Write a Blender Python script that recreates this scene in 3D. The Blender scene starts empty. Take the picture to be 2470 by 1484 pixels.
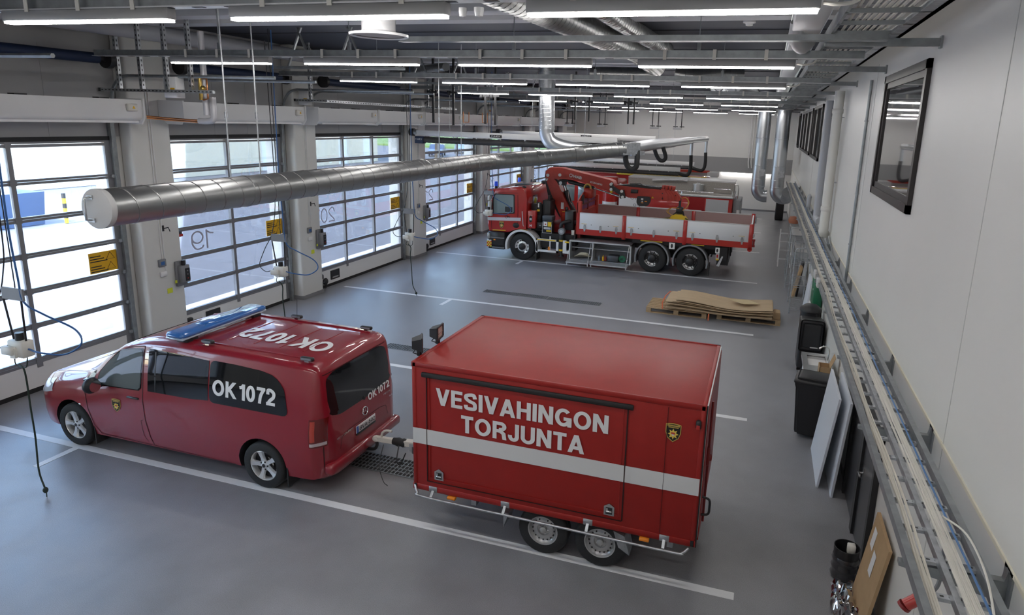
import bpy, bmesh, math, random
from mathutils import Vector, Matrix
random.seed(7)
S=bpy.context.scene; COL=S.collection
PI=math.pi
# ---------------- camera, sky, sun, exposure ----------------
cd=bpy.data.cameras.new('camera'); cam=bpy.data.objects.new('camera',cd); COL.objects.link(cam)
cd.sensor_fit='HORIZONTAL'; cd.sensor_width=36; cd.lens=1584.693/2470*36
cd.shift_x=(1235-1350)/2470; cd.shift_y=(650-742)/2470; cd.clip_start=.05; cd.clip_end=400
rr=Vector((.95431,.29706,.032367)); rd=Vector((.095716,-.201272,-.974848)); rf=Vector((-.283074,.933405,-.22051))
M=Matrix(((rr.x,-rd.x,-rf.x),(rr.y,-rd.y,-rf.y),(rr.z,-rd.z,-rf.z))).to_4x4(); M.translation=Vector((11.1633,-11.9513,4.6527))
cam.matrix_world=M; S.camera=cam
S.view_settings.view_transform='Standard'; S.view_settings.look='None'; S.view_settings.gamma=1; S.view_settings.use_curve_mapping=False
S.view_settings.exposure=1.25
W=bpy.data.worlds.new('sky'); S.world=W; W.use_nodes=True
nt=W.node_tree; sk=nt.nodes.new('ShaderNodeTexSky'); sk.sky_type='NISHITA'; sk.sun_disc=False; sk.sun_elevation=math.radians(48); sk.sun_rotation=math.radians(190); sk.altitude=50; sk.air_density=1.2; sk.dust_density=1.0
bg=nt.nodes['Background']; nt.links.new(sk.outputs[0],bg.inputs[0]); bg.inputs[1].default_value=1.15
sd=bpy.data.lights.new('sun','SUN'); sd.energy=5.5; sd.angle=math.radians(.6); sd.color=(1,.95,.87)
so=bpy.data.objects.new('sun',sd); COL.objects.link(so)
so.rotation_euler=Vector((-.02,.75,-.9)).to_track_quat('-Z','Y').to_euler()
# ---------------- materials ----------------
MATS={}
def mat(name,col,rough=.5,metal=0,emit=0,ecol=None,noise=0,nscale=30,bump=0,bscale=200,coat=0,spec=.5,alpha=1,stretch=None,rnoise=0):
    if name in MATS: return MATS[name]
    m=bpy.data.materials.new(name); m.use_nodes=True; t=m.node_tree; b=t.nodes['Principled BSDF']
    b.inputs['Base Color'].default_value=(*col,1); b.inputs['Roughness'].default_value=rough; b.inputs['Metallic'].default_value=metal
    b.inputs['Specular IOR Level'].default_value=spec; b.inputs['Coat Weight'].default_value=coat; b.inputs['Coat Roughness'].default_value=.04
    if emit: b.inputs['Emission Color'].default_value=(*(ecol or col),1); b.inputs['Emission Strength'].default_value=emit
    if noise or bump or rnoise:
        tc=t.nodes.new('ShaderNodeTexCoord'); vec=tc.outputs['Object']
        if stretch:
            mp=t.nodes.new('ShaderNodeMapping'); mp.inputs['Scale'].default_value=stretch; t.links.new(vec,mp.inputs[0]); vec=mp.outputs[0]
    if noise:
        n=t.nodes.new('ShaderNodeTexNoise'); n.inputs['Scale'].default_value=nscale; n.inputs['Detail'].default_value=6; t.links.new(vec,n.inputs['Vector'])
        r=t.nodes.new('ShaderNodeMapRange'); r.inputs[1].default_value=.3; r.inputs[2].default_value=.7; r.inputs[3].default_value=1-noise; r.inputs[4].default_value=1+noise; t.links.new(n.outputs[0],r.inputs[0])
        x=t.nodes.new('ShaderNodeVectorMath'); x.operation='SCALE'; x.inputs[0].default_value=col; t.links.new(r.outputs[0],x.inputs['Scale']); t.links.new(x.outputs[0],b.inputs['Base Color'])
        if rnoise:
            r2=t.nodes.new('ShaderNodeMapRange'); r2.inputs[1].default_value=.3; r2.inputs[2].default_value=.7; r2.inputs[3].default_value=max(0,rough-rnoise); r2.inputs[4].default_value=rough+rnoise; t.links.new(n.outputs[0],r2.inputs[0]); t.links.new(r2.outputs[0],b.inputs['Roughness'])
    if bump:
        n2=t.nodes.new('ShaderNodeTexNoise'); n2.inputs['Scale'].default_value=bscale; t.links.new(vec,n2.inputs['Vector'])
        bp=t.nodes.new('ShaderNodeBump'); bp.inputs['Strength'].default_value=bump; bp.inputs['Distance'].default_value=.01; t.links.new(n2.outputs[0],bp.inputs['Height']); t.links.new(bp.outputs[0],b.inputs['Normal'])
    MATS[name]=m; return m
def glassmat(name,tint=(1,1,1),refl=.12):
    m=bpy.data.materials.new(name); m.use_nodes=True; t=m.node_tree; t.nodes.remove(t.nodes['Principled BSDF']); o=t.nodes['Material Output']
    tr=t.nodes.new('ShaderNodeBsdfTransparent'); tr.inputs[0].default_value=(*tint,1); g=t.nodes.new('ShaderNodeBsdfGlossy'); g.inputs['Roughness'].default_value=.02
    mx=t.nodes.new('ShaderNodeMixShader'); fr=t.nodes.new('ShaderNodeFresnel'); fr.inputs[0].default_value=1.45
    ml=t.nodes.new('ShaderNodeMath'); ml.operation='MULTIPLY_ADD'; ml.inputs[1].default_value=.8; ml.inputs[2].default_value=refl*.3; t.links.new(fr.outputs[0],ml.inputs[0]); t.links.new(ml.outputs[0],mx.inputs[0])
    t.links.new(tr.outputs[0],mx.inputs[1]); t.links.new(g.outputs[0],mx.inputs[2]); t.links.new(mx.outputs[0],o.inputs[0]); MATS[name]=m; return m
floor_m=mat('floor_epoxy',(.25,.25,.262),.36,noise=.1,nscale=2.2,bump=.05,bscale=500,rnoise=.06)
# fine flake speckle on the floor coating
def speckle(m,scale,amt):
    t=m.node_tree; b=t.nodes['Principled BSDF']; lk=b.inputs['Base Color'].links[0]; src=lk.from_socket
    tc=[n for n in t.nodes if n.type=='TEX_COORD'][0]; n=t.nodes.new('ShaderNodeTexNoise'); n.inputs['Scale'].default_value=scale; n.inputs['Detail'].default_value=2; t.links.new(tc.outputs['Object'],n.inputs['Vector'])
    r=t.nodes.new('ShaderNodeMapRange'); r.inputs[1].default_value=.3; r.inputs[2].default_value=.7; r.inputs[3].default_value=1-amt; r.inputs[4].default_value=1+amt; t.links.new(n.outputs[0],r.inputs[0])
    x=t.nodes.new('ShaderNodeVectorMath'); x.operation='SCALE'; t.links.new(src,x.inputs[0]); t.links.new(r.outputs[0],x.inputs['Scale']); t.links.new(x.outputs[0],b.inputs['Base Color'])
speckle(floor_m,160,.22)
white_line=mat('line_paint',(.74,.74,.74),.45)
wall_m=mat('white_wall',(.72,.715,.69),.5,noise=.015,nscale=1.5)
pier_m=mat('pier_paint',(.70,.695,.66),.42)
upper_m=mat('grey_wall',(.45,.445,.44),.6)
band_m=mat('grey_band',(.33,.33,.33),.6)
skirt_m=mat('skirting',(.22,.22,.23),.5)
ceil_m=mat('dark_ceiling',(.055,.06,.08),.7)
beam_m=mat('white_beam',(.5,.51,.54),.6)
alu=mat('aluminium',(.25,.25,.265),.4,.4)
alu_l=mat('light_aluminium',(.62,.63,.64),.35,.6)
galv=mat('galvanised',(.46,.48,.5),.36,.85,noise=.2,nscale=14)
galv_d=mat('dark_galvanised',(.3,.32,.33),.42,.7,noise=.15,nscale=10)
duct_m=mat('duct_zinc',(.33,.335,.33),.3,.9,noise=.07,nscale=2.5,stretch=(3,.4,3))
duct_b=mat('bright_duct',(.56,.58,.6),.33,.92)
chrome=mat('chrome',(.8,.8,.8),.12,1)
steel=mat('stainless',(.6,.6,.6),.25,1)
wht=mat('white_enamel',(.76,.76,.75),.4)
wht_g=mat('white_gloss',(.8,.8,.8),.25)
offw=mat('offwhite_plastic',(.7,.68,.62),.45)
lgrey=mat('light_grey_plastic',(.5,.5,.5),.5)
mgrey=mat('mid_grey_plastic',(.22,.225,.24),.5)
blk=mat('black_plastic',(.018,.018,.02),.42)
blk_r=mat('black_rubber',(.016,.016,.017),.65,noise=.2,nscale=40)
blk_g=mat('black_gloss',(.01,.01,.012),.06,coat=.5)
dkframe=mat('dark_brown_frame',(.025,.021,.021),.4)
red_v=mat('van_red',(.255,.009,.02),.28,coat=.9)
red_t=mat('trailer_red',(.30,.015,.012),.40,coat=0,spec=.4,noise=.05,nscale=6)
red_k=mat('truck_red',(.42,.018,.014),.3,coat=.6)
red_d=mat('dark_red',(.2,.012,.012),.45)
red_c=mat('crane_red',(.42,.035,.02),.4,noise=.12,nscale=8)
yel=mat('yellow',(.75,.5,.02),.5)
yel_s=mat('sticker_yellow',(.75,.42,.01),.5)
yel_h=mat('hivis_yellow',(.7,.75,.05),.5)
org=mat('orange',(.8,.25,.02),.4)
blu=mat('hose_blue',(.03,.11,.3),.45)
blu_d=mat('navy_blue',(.014,.028,.075),.55)
blu_l=mat('beacon_blue',(.02,.07,.62),.15,emit=.12)
blu_b=mat('lightbar_blue',(.04,.16,.48),.08,coat=.8)
grn=mat('green_box',(.012,.13,.06),.45)
wood=mat('pallet_wood',(.42,.29,.16),.75,noise=.25,nscale=12,stretch=(1,6,6))
ply=mat('hardboard',(.49,.36,.22),.7,noise=.07,nscale=3,stretch=(.5,4,4))
card=mat('cardboard',(.42,.28,.15),.8,noise=.06,nscale=8)
copper=mat('copper',(.6,.25,.1),.3,1)
tyre=mat('tyre',(.018,.018,.019),.75,noise=.15,nscale=60)
cable_w=mat('white_cable',(.7,.68,.62),.5)
num_m=mat('number_grey',(.42,.42,.5),.6)
tube_m=mat('lamp_tube',(1,1,1),.5,emit=22,ecol=(1,.97,.95))
rim_m=mat('alloy',(.78,.78,.78),.3,.6)
rim_s=mat('steel_rim',(.5,.5,.5),.42,.7)
win_dark=mat('tinted_glass',(.008,.009,.011),.03,coat=.5)
glass=glassmat('clear_glass',(.93,.96,.98))
glass_v=glassmat('vehicle_glass',(.55,.62,.62),.3)
mesh_floor=mat('tread_plate',(.5,.49,.47),.4,.6,noise=.2,nscale=25)
tarp=mat('plastic_film',(.55,.56,.57),.12,alpha=.5)
# ---------------- mesh helpers ----------------
class MB:
    def __init__(s): s.bm=bmesh.new(); s.mats=[]; s.mi=0; s.sm=True
    def m(s,mt):
        if mt not in s.mats: s.mats.append(mt)
        s.mi=s.mats.index(mt); return s
    def _f(s,vs):
        try: f=s.bm.faces.new(vs); f.material_index=s.mi; f.smooth=s.sm; return f
        except ValueError: return None
    def box(s,x0,x1,y0,y1,z0,z1,bev=0,R=None,seg=1):
        g=bmesh.ops.create_cube(s.bm,size=1)['verts']; c=Vector(((x0+x1)/2,(y0+y1)/2,(z0+z1)/2))
        for v in g: v.co=Vector((v.co.x*(x1-x0),v.co.y*(y1-y0),v.co.z*(z1-z0)))
        fs=set(f for v in g for f in v.link_faces)
        for f in fs: f.material_index=s.mi
        if bev:
            es=list(set(e for v in g for e in v.link_edges))
            r=bmesh.ops.bevel(s.bm,geom=es,offset=bev,segments=seg,profile=.5,affect='EDGES'); 
            g=list(set(v for f in r['faces'] for v in f.verts)|set(v for v in g if v.is_valid))
            for f in set(f for v in g for f in v.link_faces): f.material_index=s.mi; f.smooth=seg>2
        for v in g:
            v.co=(R@v.co if R else v.co)+c
        return s
    def bar(s,a,b,w,h=None,up=(0,0,1)):
        a=Vector(a);b=Vector(b);h=h or w;d=(b-a);L=d.length;d.normalize();u=Vector(up)
        if abs(d.dot(u))>.99:u=Vector((0,1,0))
        x=d.cross(u).normalized();z=x.cross(d)
        q=[]
        for p in(a,b):
            for i,j in((-1,-1),(1,-1),(1,1),(-1,1)): q.append(s.bm.verts.new(p+x*i*w/2+z*j*h/2))
        s.sm=False
        for f in((3,2,1,0),(4,5,6,7),(0,1,5,4),(1,2,6,5),(2,3,7,6),(3,0,4,7)): s._f([q[k] for k in f])
        s.sm=True; return s
    def tube(s,pts,r,n=8,caps=True,closed=False):
        pts=[Vector(p) for p in pts]; rings=[]; prev=None
        for i,p in enumerate(pts):
            if closed: t=pts[(i+1)%len(pts)]-pts[i-1]
            else: t=pts[min(i+1,len(pts)-1)]-pts[max(i-1,0)]
            t.normalize()
            if prev is None:
                a=Vector((0,0,1)) if abs(t.z)<.9 else Vector((1,0,0)); x=t.cross(a).normalized()
            else: x=(prev-t*prev.dot(t)).normalized()
            prev=x; y=t.cross(x); rad=r[i] if isinstance(r,(list,tuple)) else r
            rings.append([s.bm.verts.new(p+x*math.cos(2*PI*k/n)*rad+y*math.sin(2*PI*k/n)*rad) for k in range(n)])
        m=len(rings)
        for i in range(m if closed else m-1):
            A=rings[i];Bq=rings[(i+1)%m]
            for k in range(n): s._f([A[k],A[(k+1)%n],Bq[(k+1)%n],Bq[k]])
        if caps and not closed: s._f(rings[0][::-1]); s._f(rings[-1])
        return s
    def cyl(s,a,b,r,n=16,r1=None): return s.tube([a,b],[r,r if r1 is None else r1],n)
    def prism(s,poly,ax,a0,a1):
        # poly: 2d points in the plane normal to axis ax (order of remaining axes)
        def P(u,v,w): return {0:(w,u,v),1:(u,w,v),2:(u,v,w)}[ax]
        A=[s.bm.verts.new(P(u,v,a0)) for u,v in poly]; Bq=[s.bm.verts.new(P(u,v,a1)) for u,v in poly]; n=len(poly)
        s.sm=False; s._f(A[::-1]); s._f(Bq)
        for i in range(n): s._f([A[i],A[(i+1)%n],Bq[(i+1)%n],Bq[i]])
        s.sm=True; return s
    def lathe(s,prof,c,ax,n=24,a0=0,a1=2*PI):
        # prof: (radius, offset along axis)
        c=Vector(c); full=abs(a1-a0-2*PI)<1e-6; k=n if full else n+1; rings=[]
        for j in range(k):
            t=a0+(a1-a0)*j/n; ring=[]
            for r,h in prof:
                u,v=r*math.cos(t),r*math.sin(t)
                ring.append(s.bm.verts.new(c+Vector({0:(h,u,v),1:(u,h,v),2:(u,v,h)}[ax])))
            rings.append(ring)
        for j in range(n):
            A=rings[j];Bq=rings[(j+1)%k]
            for i in range(len(prof)-1): s._f([A[i],A[i+1],Bq[i+1],Bq[i]])
        return s
    def quad(s,*p): s._f([s.bm.verts.new(q) for q in p]); return s
    def grid(s,fn,nu,nv):
        g=[[s.bm.verts.new(fn(i/nu,j/nv)) for j in range(nv+1)] for i in range(nu+1)]
        for i in range(nu):
            for j in range(nv): s._f([g[i][j],g[i+1][j],g[i+1][j+1],g[i][j+1]])
        return s
    def sphere(s,c,r,n=12):
        r=r if isinstance(r,(tuple,list)) else (r,r,r); g=bmesh.ops.create_uvsphere(s.bm,u_segments=n,v_segments=max(6,n//2),radius=1)['verts']
        for f in set(f for v in g for f in v.link_faces): f.material_index=s.mi
        for v in g: v.co=Vector((v.co.x*r[0]+c[0],v.co.y*r[1]+c[1],v.co.z*r[2]+c[2]))
        return s
    def raw(s,verts,faces):
        q=[s.bm.verts.new(v) for v in verts]
        for f in faces: s._f([q[i] for i in f])
        return s
    def build(s,name,mt=None,parent=None,ang=50,recalc=True,weld=0):
        bm=s.bm
        if weld: bmesh.ops.remove_doubles(bm,verts=bm.verts,dist=weld)
        if recalc: bmesh.ops.recalc_face_normals(bm,faces=bm.faces)
        o0=ORG.get(parent.name,Vector()) if parent else None
        if o0 is None:
            vs=[v.co for v in bm.verts]; mn=Vector([min(v[i] for v in vs) for i in range(3)]); mx=Vector([max(v[i] for v in vs) for i in range(3)])
            o0=Vector(((mn.x+mx.x)/2,(mn.y+mx.y)/2,mn.z))
        for v in bm.verts: v.co-=o0
        me=bpy.data.meshes.new(name); bm.to_mesh(me); bm.free()
        for q in (s.mats or [mt]): me.materials.append(q)
        me.set_sharp_from_angle(angle=math.radians(ang)); me.update()
        o=bpy.data.objects.new(name,me); COL.objects.link(o)
        if parent: o.parent=parent
        else: o.location=o0
        ORG[o.name]=o0; return o
ORG={}
def thing(name,loc,label=None,cat=None,group=None,kind=None):
    o=bpy.data.objects.new(name,None); o.empty_display_size=.1; COL.objects.link(o); o.location=loc; ORG[o.name]=Vector(loc)
    return tag(o,label,cat,group,kind)
def tag(o,label=None,cat=None,group=None,kind=None):
    if label: o['label']=label
    if cat: o['category']=cat
    if group: o['group']=group
    if kind: o['kind']=kind
    return o
def dup(root,loc,label=None):
    r=root.copy(); COL.objects.link(r); r.location=loc; ORG[r.name]=Vector(loc)
    if label: r['label']=label
    for ch in list(root.children):
        c=ch.copy(); COL.objects.link(c); c.parent=r
        for g in list(ch.children):
            e=g.copy(); COL.objects.link(e); e.parent=c
    return r
def struct(o): o['kind']='structure'; return o
def letter(m,txt,fn,bold=.0):
    # fn maps (u,v) in 0..1 of the text box to a point
    vs,fs,ks=textgeo(txt,bold); P=[]
    for (u,v),k in zip(vs,ks):
        p=Vector(fn(u,v)); n=(Vector(fn(u+.01,v))-p).cross(Vector(fn(u,v+.01))-p); n.normalize(); P.append(p+n*(k%4)*.0006)
    m.sm=False; m.raw(P,fs); m.sm=True; return m
def arc(c,r,a0,a1,n,pl='xz',w=0):
    out=[]
    for i in range(n+1):
        t=a0+(a1-a0)*i/n; u,v=c[0]+r*math.cos(t),c[1]+r*math.sin(t)
        out.append({'xz':(u,w,v),'yz':(w,u,v),'xy':(u,v,w)}[pl])
    return out
def spline(pts,n=8):
    P=[Vector(p) for p in pts]; P=[2*P[0]-P[1]]+P+[2*P[-1]-P[-2]]; out=[]
    for i in range(1,len(P)-2):
        for k in range(n):
            t=k/n; a,b,c,d=P[i-1],P[i],P[i+1],P[i+2]
            out.append(.5*((2*b)+(c-a)*t+(2*a-5*b+4*c-d)*t*t+(3*b-a-3*c+d)*t**3))
    out.append(P[-2]); return out
def _ell(cx,cy,rx,ry,a0,a1,n=18): return [(cx+rx*math.cos(math.radians(a0+(a1-a0)*k/n)),cy+ry*math.sin(math.radians(a0+(a1-a0)*k/n))) for k in range(n+1)]
def _sp(p): return [(q.x,q.y) for q in spline([(a,b,0) for a,b in p],5)]
def glyph(c,t):
    h=t/2; w=.62
    def S(*a): return list(a)
    if c==' ': return .17,[]
    if c=='-': return .34,[S((.03,.42),(.31,.42))]
    if c=='I': w=t; return w,[S((h,0),(h,1))]
    if c=='1': w=.36; return w,[S((w-h,0),(w-h,1)),S((w-h,.93),(w*.45,.80),(0,.76))]
    if c=='O': w=.78; return w,[_ell(w/2,.5,w/2-h,.5-h,0,360,36)]
    if c in'0D':
        w=.58 if c=='0' else .68
        if c=='0': return w,[_ell(w/2,.5,w/2-h,.5-h,0,360,32)]
        return w,[S((h,0),(h,1)),S((h,1-h),(w*.5,1-h))+_ell(w*.5,.5,w*.5-h,.5-h,90,-90,14)+S((w*.5,h),(h,h))]
    if c=='C': w=.72; return w,[_ell(w/2,.5,w/2-h,.5-h,42,318,26)]
    if c=='G': w=.76; return w,[_ell(w/2,.5,w/2-h,.5-h,42,330,26),S((w-h,0),(w-h,.46)),S((w-.01,.43),(w*.52,.43))]
    if c=='V': w=.68; return w,[S((h*.9,1),(w/2,0)),S((w-h*.9,1),(w/2,0))]
    if c=='A': w=.72; return w,[S((h*.9,0),(w/2,1)),S((w-h*.9,0),(w/2,1)),S((w*.2,.28),(w*.8,.28))]
    if c in'EF': w=.56; return w,[S((h,0),(h,1)),S((0,1-h),(w,1-h)),S((0,.52),(w*.92,.52))]+([S((0,h),(w,h))] if c=='E' else [])
    if c=='H': w=.66; return w,[S((h,0),(h,1)),S((w-h,0),(w-h,1)),S((h,.52),(w-h,.52))]
    if c=='N': w=.68; return w,[S((h,0),(h,1)),S((w-h,0),(w-h,1)),S((h,1),(w-h,0))]
    if c=='M': w=.82; return w,[S((h,0),(h,1)),S((w-h,0),(w-h,1)),S((h,1),(w/2,.05)),S((w-h,1),(w/2,.05))]
    if c=='T': w=.6; return w,[S((w/2,0),(w/2,1)),S((0,1-h),(w,1-h))]
    if c=='L': w=.52; return w,[S((h,0),(h,1)),S((0,h),(w,h))]
    if c=='J': w=.52; return w,[S((w-h,1),(w-h,.30))+_ell(w/2,.30,w/2-h,.30-h,0,-180,12)+S((h,.36))]
    if c=='U': w=.66; return w,[S((h,1),(h,.33))+_ell(w/2,.33,w/2-h,.33-h,180,360,14)+S((w-h,1))]
    if c in'RPB':
        w=.66; o=[S((h,0),(h,1)),S((h,1-h),(w*.6,1-h))+_ell(w*.6,.735,w*.4-h,.265-h,90,-90,10)+S((w*.6,.47),(h,.47))]
        if c=='R': o.append(S((w*.55,.47),(w*.8,.34),(w-h*.9,0)))
        if c=='B': o.append(S((w*.6,.5-h*.2),(w*.62,.5-h*.2))+_ell(w*.6,.27,w*.4-h,.27-h,85,-90,10)+S((w*.6,h),(h,h)))
        return w,o
    if c=='K': w=.68; return w,[S((h,0),(h,1)),S((h,.36),(w-h,1)),S((w*.36,.56),(w-h*.7,0))]
    if c=='X': w=.66; return w,[S((h,0),(w-h,1)),S((w-h,0),(h,1))]
    if c=='x': w=.5; return w,[S((h,0),(w-h,.7)),S((w-h,0),(h,.7))]
    if c=='Y': w=.66; return w,[S((w/2,0),(w/2,.45)),S((w/2,.4),(h,1)),S((w/2,.4),(w-h,1))]
    if c=='S': w=.64; return w,[_sp([(w-h*1.0,.70),(w*.76,.93-h*.4),(w/2,1-h),(h*1.3,.87-h*.4),(h*1.25,.66),(w*.45,.53),(w*.78,.44),(w-h,.28),(w*.80,.08+h*.5),(w/2,h),(w*.2,.08+h*.5),(h*.9,.30)])]
    if c=='2': w=.56; return w,[_sp([(h,.66),(w*.2,.9),(w*.52,1-h),(w-h,.76),(w*.80,.52),(w*.42,.30),(h*1.2,.10)]),S((0,h),(w,h))]
    if c=='3': w=.56; return w,[_sp([(h,.74),(w*.25,.93-h*.3),(w*.5,1-h),(w-h*1.1,.76),(w*.7,.56),(w*.4,.525)]),_sp([(w*.4,.525),(w*.75,.49),(w-h,.28),(w*.5,h),(w*.2,.07+h*.3),(h,.28)])]
    if c=='4': w=.58; return w,[S((w*.72,0),(w*.72,1)),S((w*.70,1),(h*.6,.28)),S((0,.27),(w,.27))]
    if c=='5': w=.56; return w,[S((w*.95,1-h),(w*.18,1-h)),S((w*.2,1),(w*.12,.45)),_sp([(w*.12,.5),(w*.5,.62),(w-h,.34),(w*.5,h),(w*.2,.08),(h,.26)])]
    if c=='7': w=.54; return w,[S((0,1-h),(w,1-h)),_sp([(w-h*.6,.95),(w*.5,.5),(w*.36,0)])]
    if c=='8': w=.56; return w,[_ell(w/2,.74,w*.44-h,.26-h,0,360,22),_ell(w/2,.27,w/2-h,.27-h,0,360,22)]
    if c=='9': w=.56; return w,[_ell(w/2,.66,w/2-h,.34-h,0,360,26),_sp([(w-h,.66),(w-h*1.1,.36),(w*.72,.1),(w*.45,h),(w*.15,.1),(h,.22)])]
    low={'s':(.48,[_sp([(.48-h,.52),(.24,.68-h*.5),(h*1.2,.52),(.24,.36),(.48-h,.2),(.24,h*.8),(h*.8,.18)])]),'o':(.54,[_ell(.27,.35,.27-h,.35-h,0,360,20)]),'i':(t,[S((h,0),(h,.7)),S((h,.83),(h,1))]),'t':(.34,[S((.15,.05),(.15,.92)),S((0,.64),(.34,.64))]),'a':(.52,[_ell(.25,.24,.25-h,.24-h,0,360,18),S((.5-h,0),(.5-h,.48),(.25,.7-h),(h,.55))])}
    return low.get(c,(.5,[S((h,0),(h,.7)),S((.5-h,0),(.5-h,.7)),S((h,.65),(.5-h,.65))]))
def textgeo(txt,bold=0.,res=4):
    t=.09+bold*3.4; X=0; V=[];F=[];KS=[];sk_=0
    for c in txt:
        w,st=glyph(c,t)
        for p in st:
            q=[p[0]]
            for a in p[1:]:
                if math.hypot(a[0]-q[-1][0],a[1]-q[-1][1])>.004: q.append(a)
            closed=len(q)>6 and math.hypot(q[0][0]-q[-1][0],q[0][1]-q[-1][1])<.01
            if closed: q=q[:-1]
            n=len(q); L=[]
            for i in range(n):
                a=q[i-1] if (i or closed) else None; b=q[(i+1)%n] if (i<n-1 or closed) else None; p0=q[i]
                d1=(p0[0]-a[0],p0[1]-a[1]) if a else None; d2=(b[0]-p0[0],b[1]-p0[1]) if b else None
                d1=d1 or d2; d2=d2 or d1; l1=math.hypot(*d1);l2=math.hypot(*d2); n1=(-d1[1]/l1,d1[0]/l1);n2=(-d2[1]/l2,d2[0]/l2)
                m=(n1[0]+n2[0],n1[1]+n2[1]); k=m[0]*n1[0]+m[1]*n1[1]; k=max(k,.6); s=t/2/k*1.0
                e=(0,0)
                if not closed and i in(0,n-1):
                    # slanted strokes run past the line and are trimmed flat
                    d=d2 if i==0 else d1; l=math.hypot(*d); 
                    if abs(d[0])>.02 and abs(d[1])/l>.45 and (p0[1]<.01 or p0[1]>.99): e=(d[0]/l*t*.5*(-1 if i==0 else 1),d[1]/l*t*.5*(-1 if i==0 else 1))
                L.append(((p0[0]+m[0]*s+e[0],p0[1]+m[1]*s+e[1]),(p0[0]-m[0]*s+e[0],p0[1]-m[1]*s+e[1])))
            def tr(A,Bq):
                # trim the end of a slanted side line at the top or base line
                y=A[1]; lim=0 if y<0 else 1 if y>1 else None
                if lim is None or abs(A[1]-Bq[1])<1e-6: return A
                k=(lim-Bq[1])/(A[1]-Bq[1]); return (Bq[0]+(A[0]-Bq[0])*k,lim)
            if not closed and n>=2: L[0]=(tr(L[0][0],L[1][0]),tr(L[0][1],L[1][1])); L[-1]=(tr(L[-1][0],L[-2][0]),tr(L[-1][1],L[-2][1]))
            b0=len(V)
            sk_+=1; KS+=[sk_]*(2*len(L))
            for u,v in L: V+=[(u[0]+X,u[1]),(v[0]+X,v[1])]
            for i in range(n if closed else n-1): j=(i+1)%n; F.append((b0+2*i,b0+2*j,b0+2*j+1,b0+2*i+1))
        X+=w+(.10 if c!=' ' else 0)-(.02 if t>.14 else 0)
    x0=min(v[0] for v in V);x1=max(v[0] for v in V);y0=min(v[1] for v in V);y1=max(v[1] for v in V)
    return [((v[0]-x0)/(x1-x0),(v[1]-y0)/(y1-y0)) for v in V],F,KS
# ---------------- building shell ----------------
HX=12.6; YN=-12.5; YF=27.0; HZ=6.2
o=struct(MB().box(-.45,HX+.3,YN-.2,YF+.2,-.15,0).build('floor',floor_m)); floor=o
lm=MB()
LY=[-5.87,-1.55,3.13,8.5,13.75,18.8,23.7]
for i,y in enumerate(LY):
    lm.box(.4,11.28,y-.055,y+.055,-.02,.003)
    lm.box(2.35 if i==0 else 3.6,2.45 if i==0 else 3.7,y-.6,y-.055,-.02,.003)
o=lm.build('line_marking',white_line,floor)
tm=MB()
rw=struct(MB().box(HX,HX+.25,YN,YF,0,HZ+.3).build('wall_right',mat('grey_white_wall',(.67,.66,.63),.45,noise=.012,nscale=1.2)))  # white wall with the greying of vignetting put into its colour
struct(MB().box(-.4,HX+.25,YF,YF+.25,0,HZ+.3).build('wall_back',wall_m))
struct(MB().box(-.4,HX+.25,YN-.25,YN,0,HZ+.3).build('wall_front',wall_m))
struct(MB().box(-.45,HX+.25,YN-.25,YF+.25,HZ,HZ+.3).build('ceiling',ceil_m))
m=MB()
for y in (-9.5,-6.2,-.3,2.6,8.2,11.,13.8,16.6,19.4,22.2,25): m.box(0,HX,y-.012,y+.012,HZ-.012,HZ+.01)
struct(m.build('trim_1',mat('ceiling_joint',(.04,.042,.05),.8)))
for i,y in enumerate((-2.9,4.6,12.5,20.)):
    m=MB().m(beam_m).box(0.02,HX,y-.55,y-.2,HZ-.16,HZ).box(.02,HX,y+.2,y+.55,HZ-.16,HZ).m(blk).box(.02,HX,y-.2,y+.2,HZ-.05,HZ)
    struct(m.build('trim_%d'%(i+2)))
struct(MB().box(2.2,HX,YF-.03,YF,2.12,2.95).build('trim_6',band_m))
struct(MB().box(0,HX,YF-.02,YF,0,.1).build('baseboard_back',skirt_m))
struct(MB().box(HX-.015,HX,YN,YF,0,.1).build('baseboard_right',skirt_m))
# door wall with openings
DOORS=[(-11.2,-7.35,[-9.3],'17'),(-6.35,-3.0,[-4.67],'18'),(-1.87,1.36,[-.3],'19'),(2.42,6.85,[3.83,5.27],'20'),(8.08,12.45,[9.5,10.95],'21'),(13.6,17.95,[15.05,16.5],'22'),(19.1,23.4,[20.5,21.95],'23')]
DH=4.12
m=MB(); e=[YN]+[q for dd in DOORS for q in (dd[0],dd[1])]+[YF]
m.m(pier_m)
for i in range(0,len(e),2): m.box(-.4,0,e[i],e[i+1],0,DH)
m.m(upper_m).box(-.4,0,YN,YF,DH,HZ)
wl=struct(m.build('wall_left'))
PIERS=[(-7.2,-6.45),(-2.78,-1.95),(1.55,2.36),(7.1,8.0),(12.7,13.5),(18.2,19.),(23.6,24.4)]
for k,(a,b) in enumerate(PIERS):
    p_=struct(MB().box(0.001,.3,a,b,0,HZ,.05,seg=3).build('trim_%d'%(k+9),pier_m)); MB().box(0.002,.312,a-.01,b+.01,0,.1).build('skirting',skirt_m,p_)
m=MB()
for dd in DOORS: m.box(0,.006,dd[0]+1.3,dd[0]+1.32,DH,HZ-.6).box(0,.006,dd[1]-1.0,dd[1]-.98,DH,HZ-.6)
m.build('wall_panel_joint',upper_m,wl)
LZ=[.52,1.1,1.68,2.26,2.84,3.43,4.02]
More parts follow.
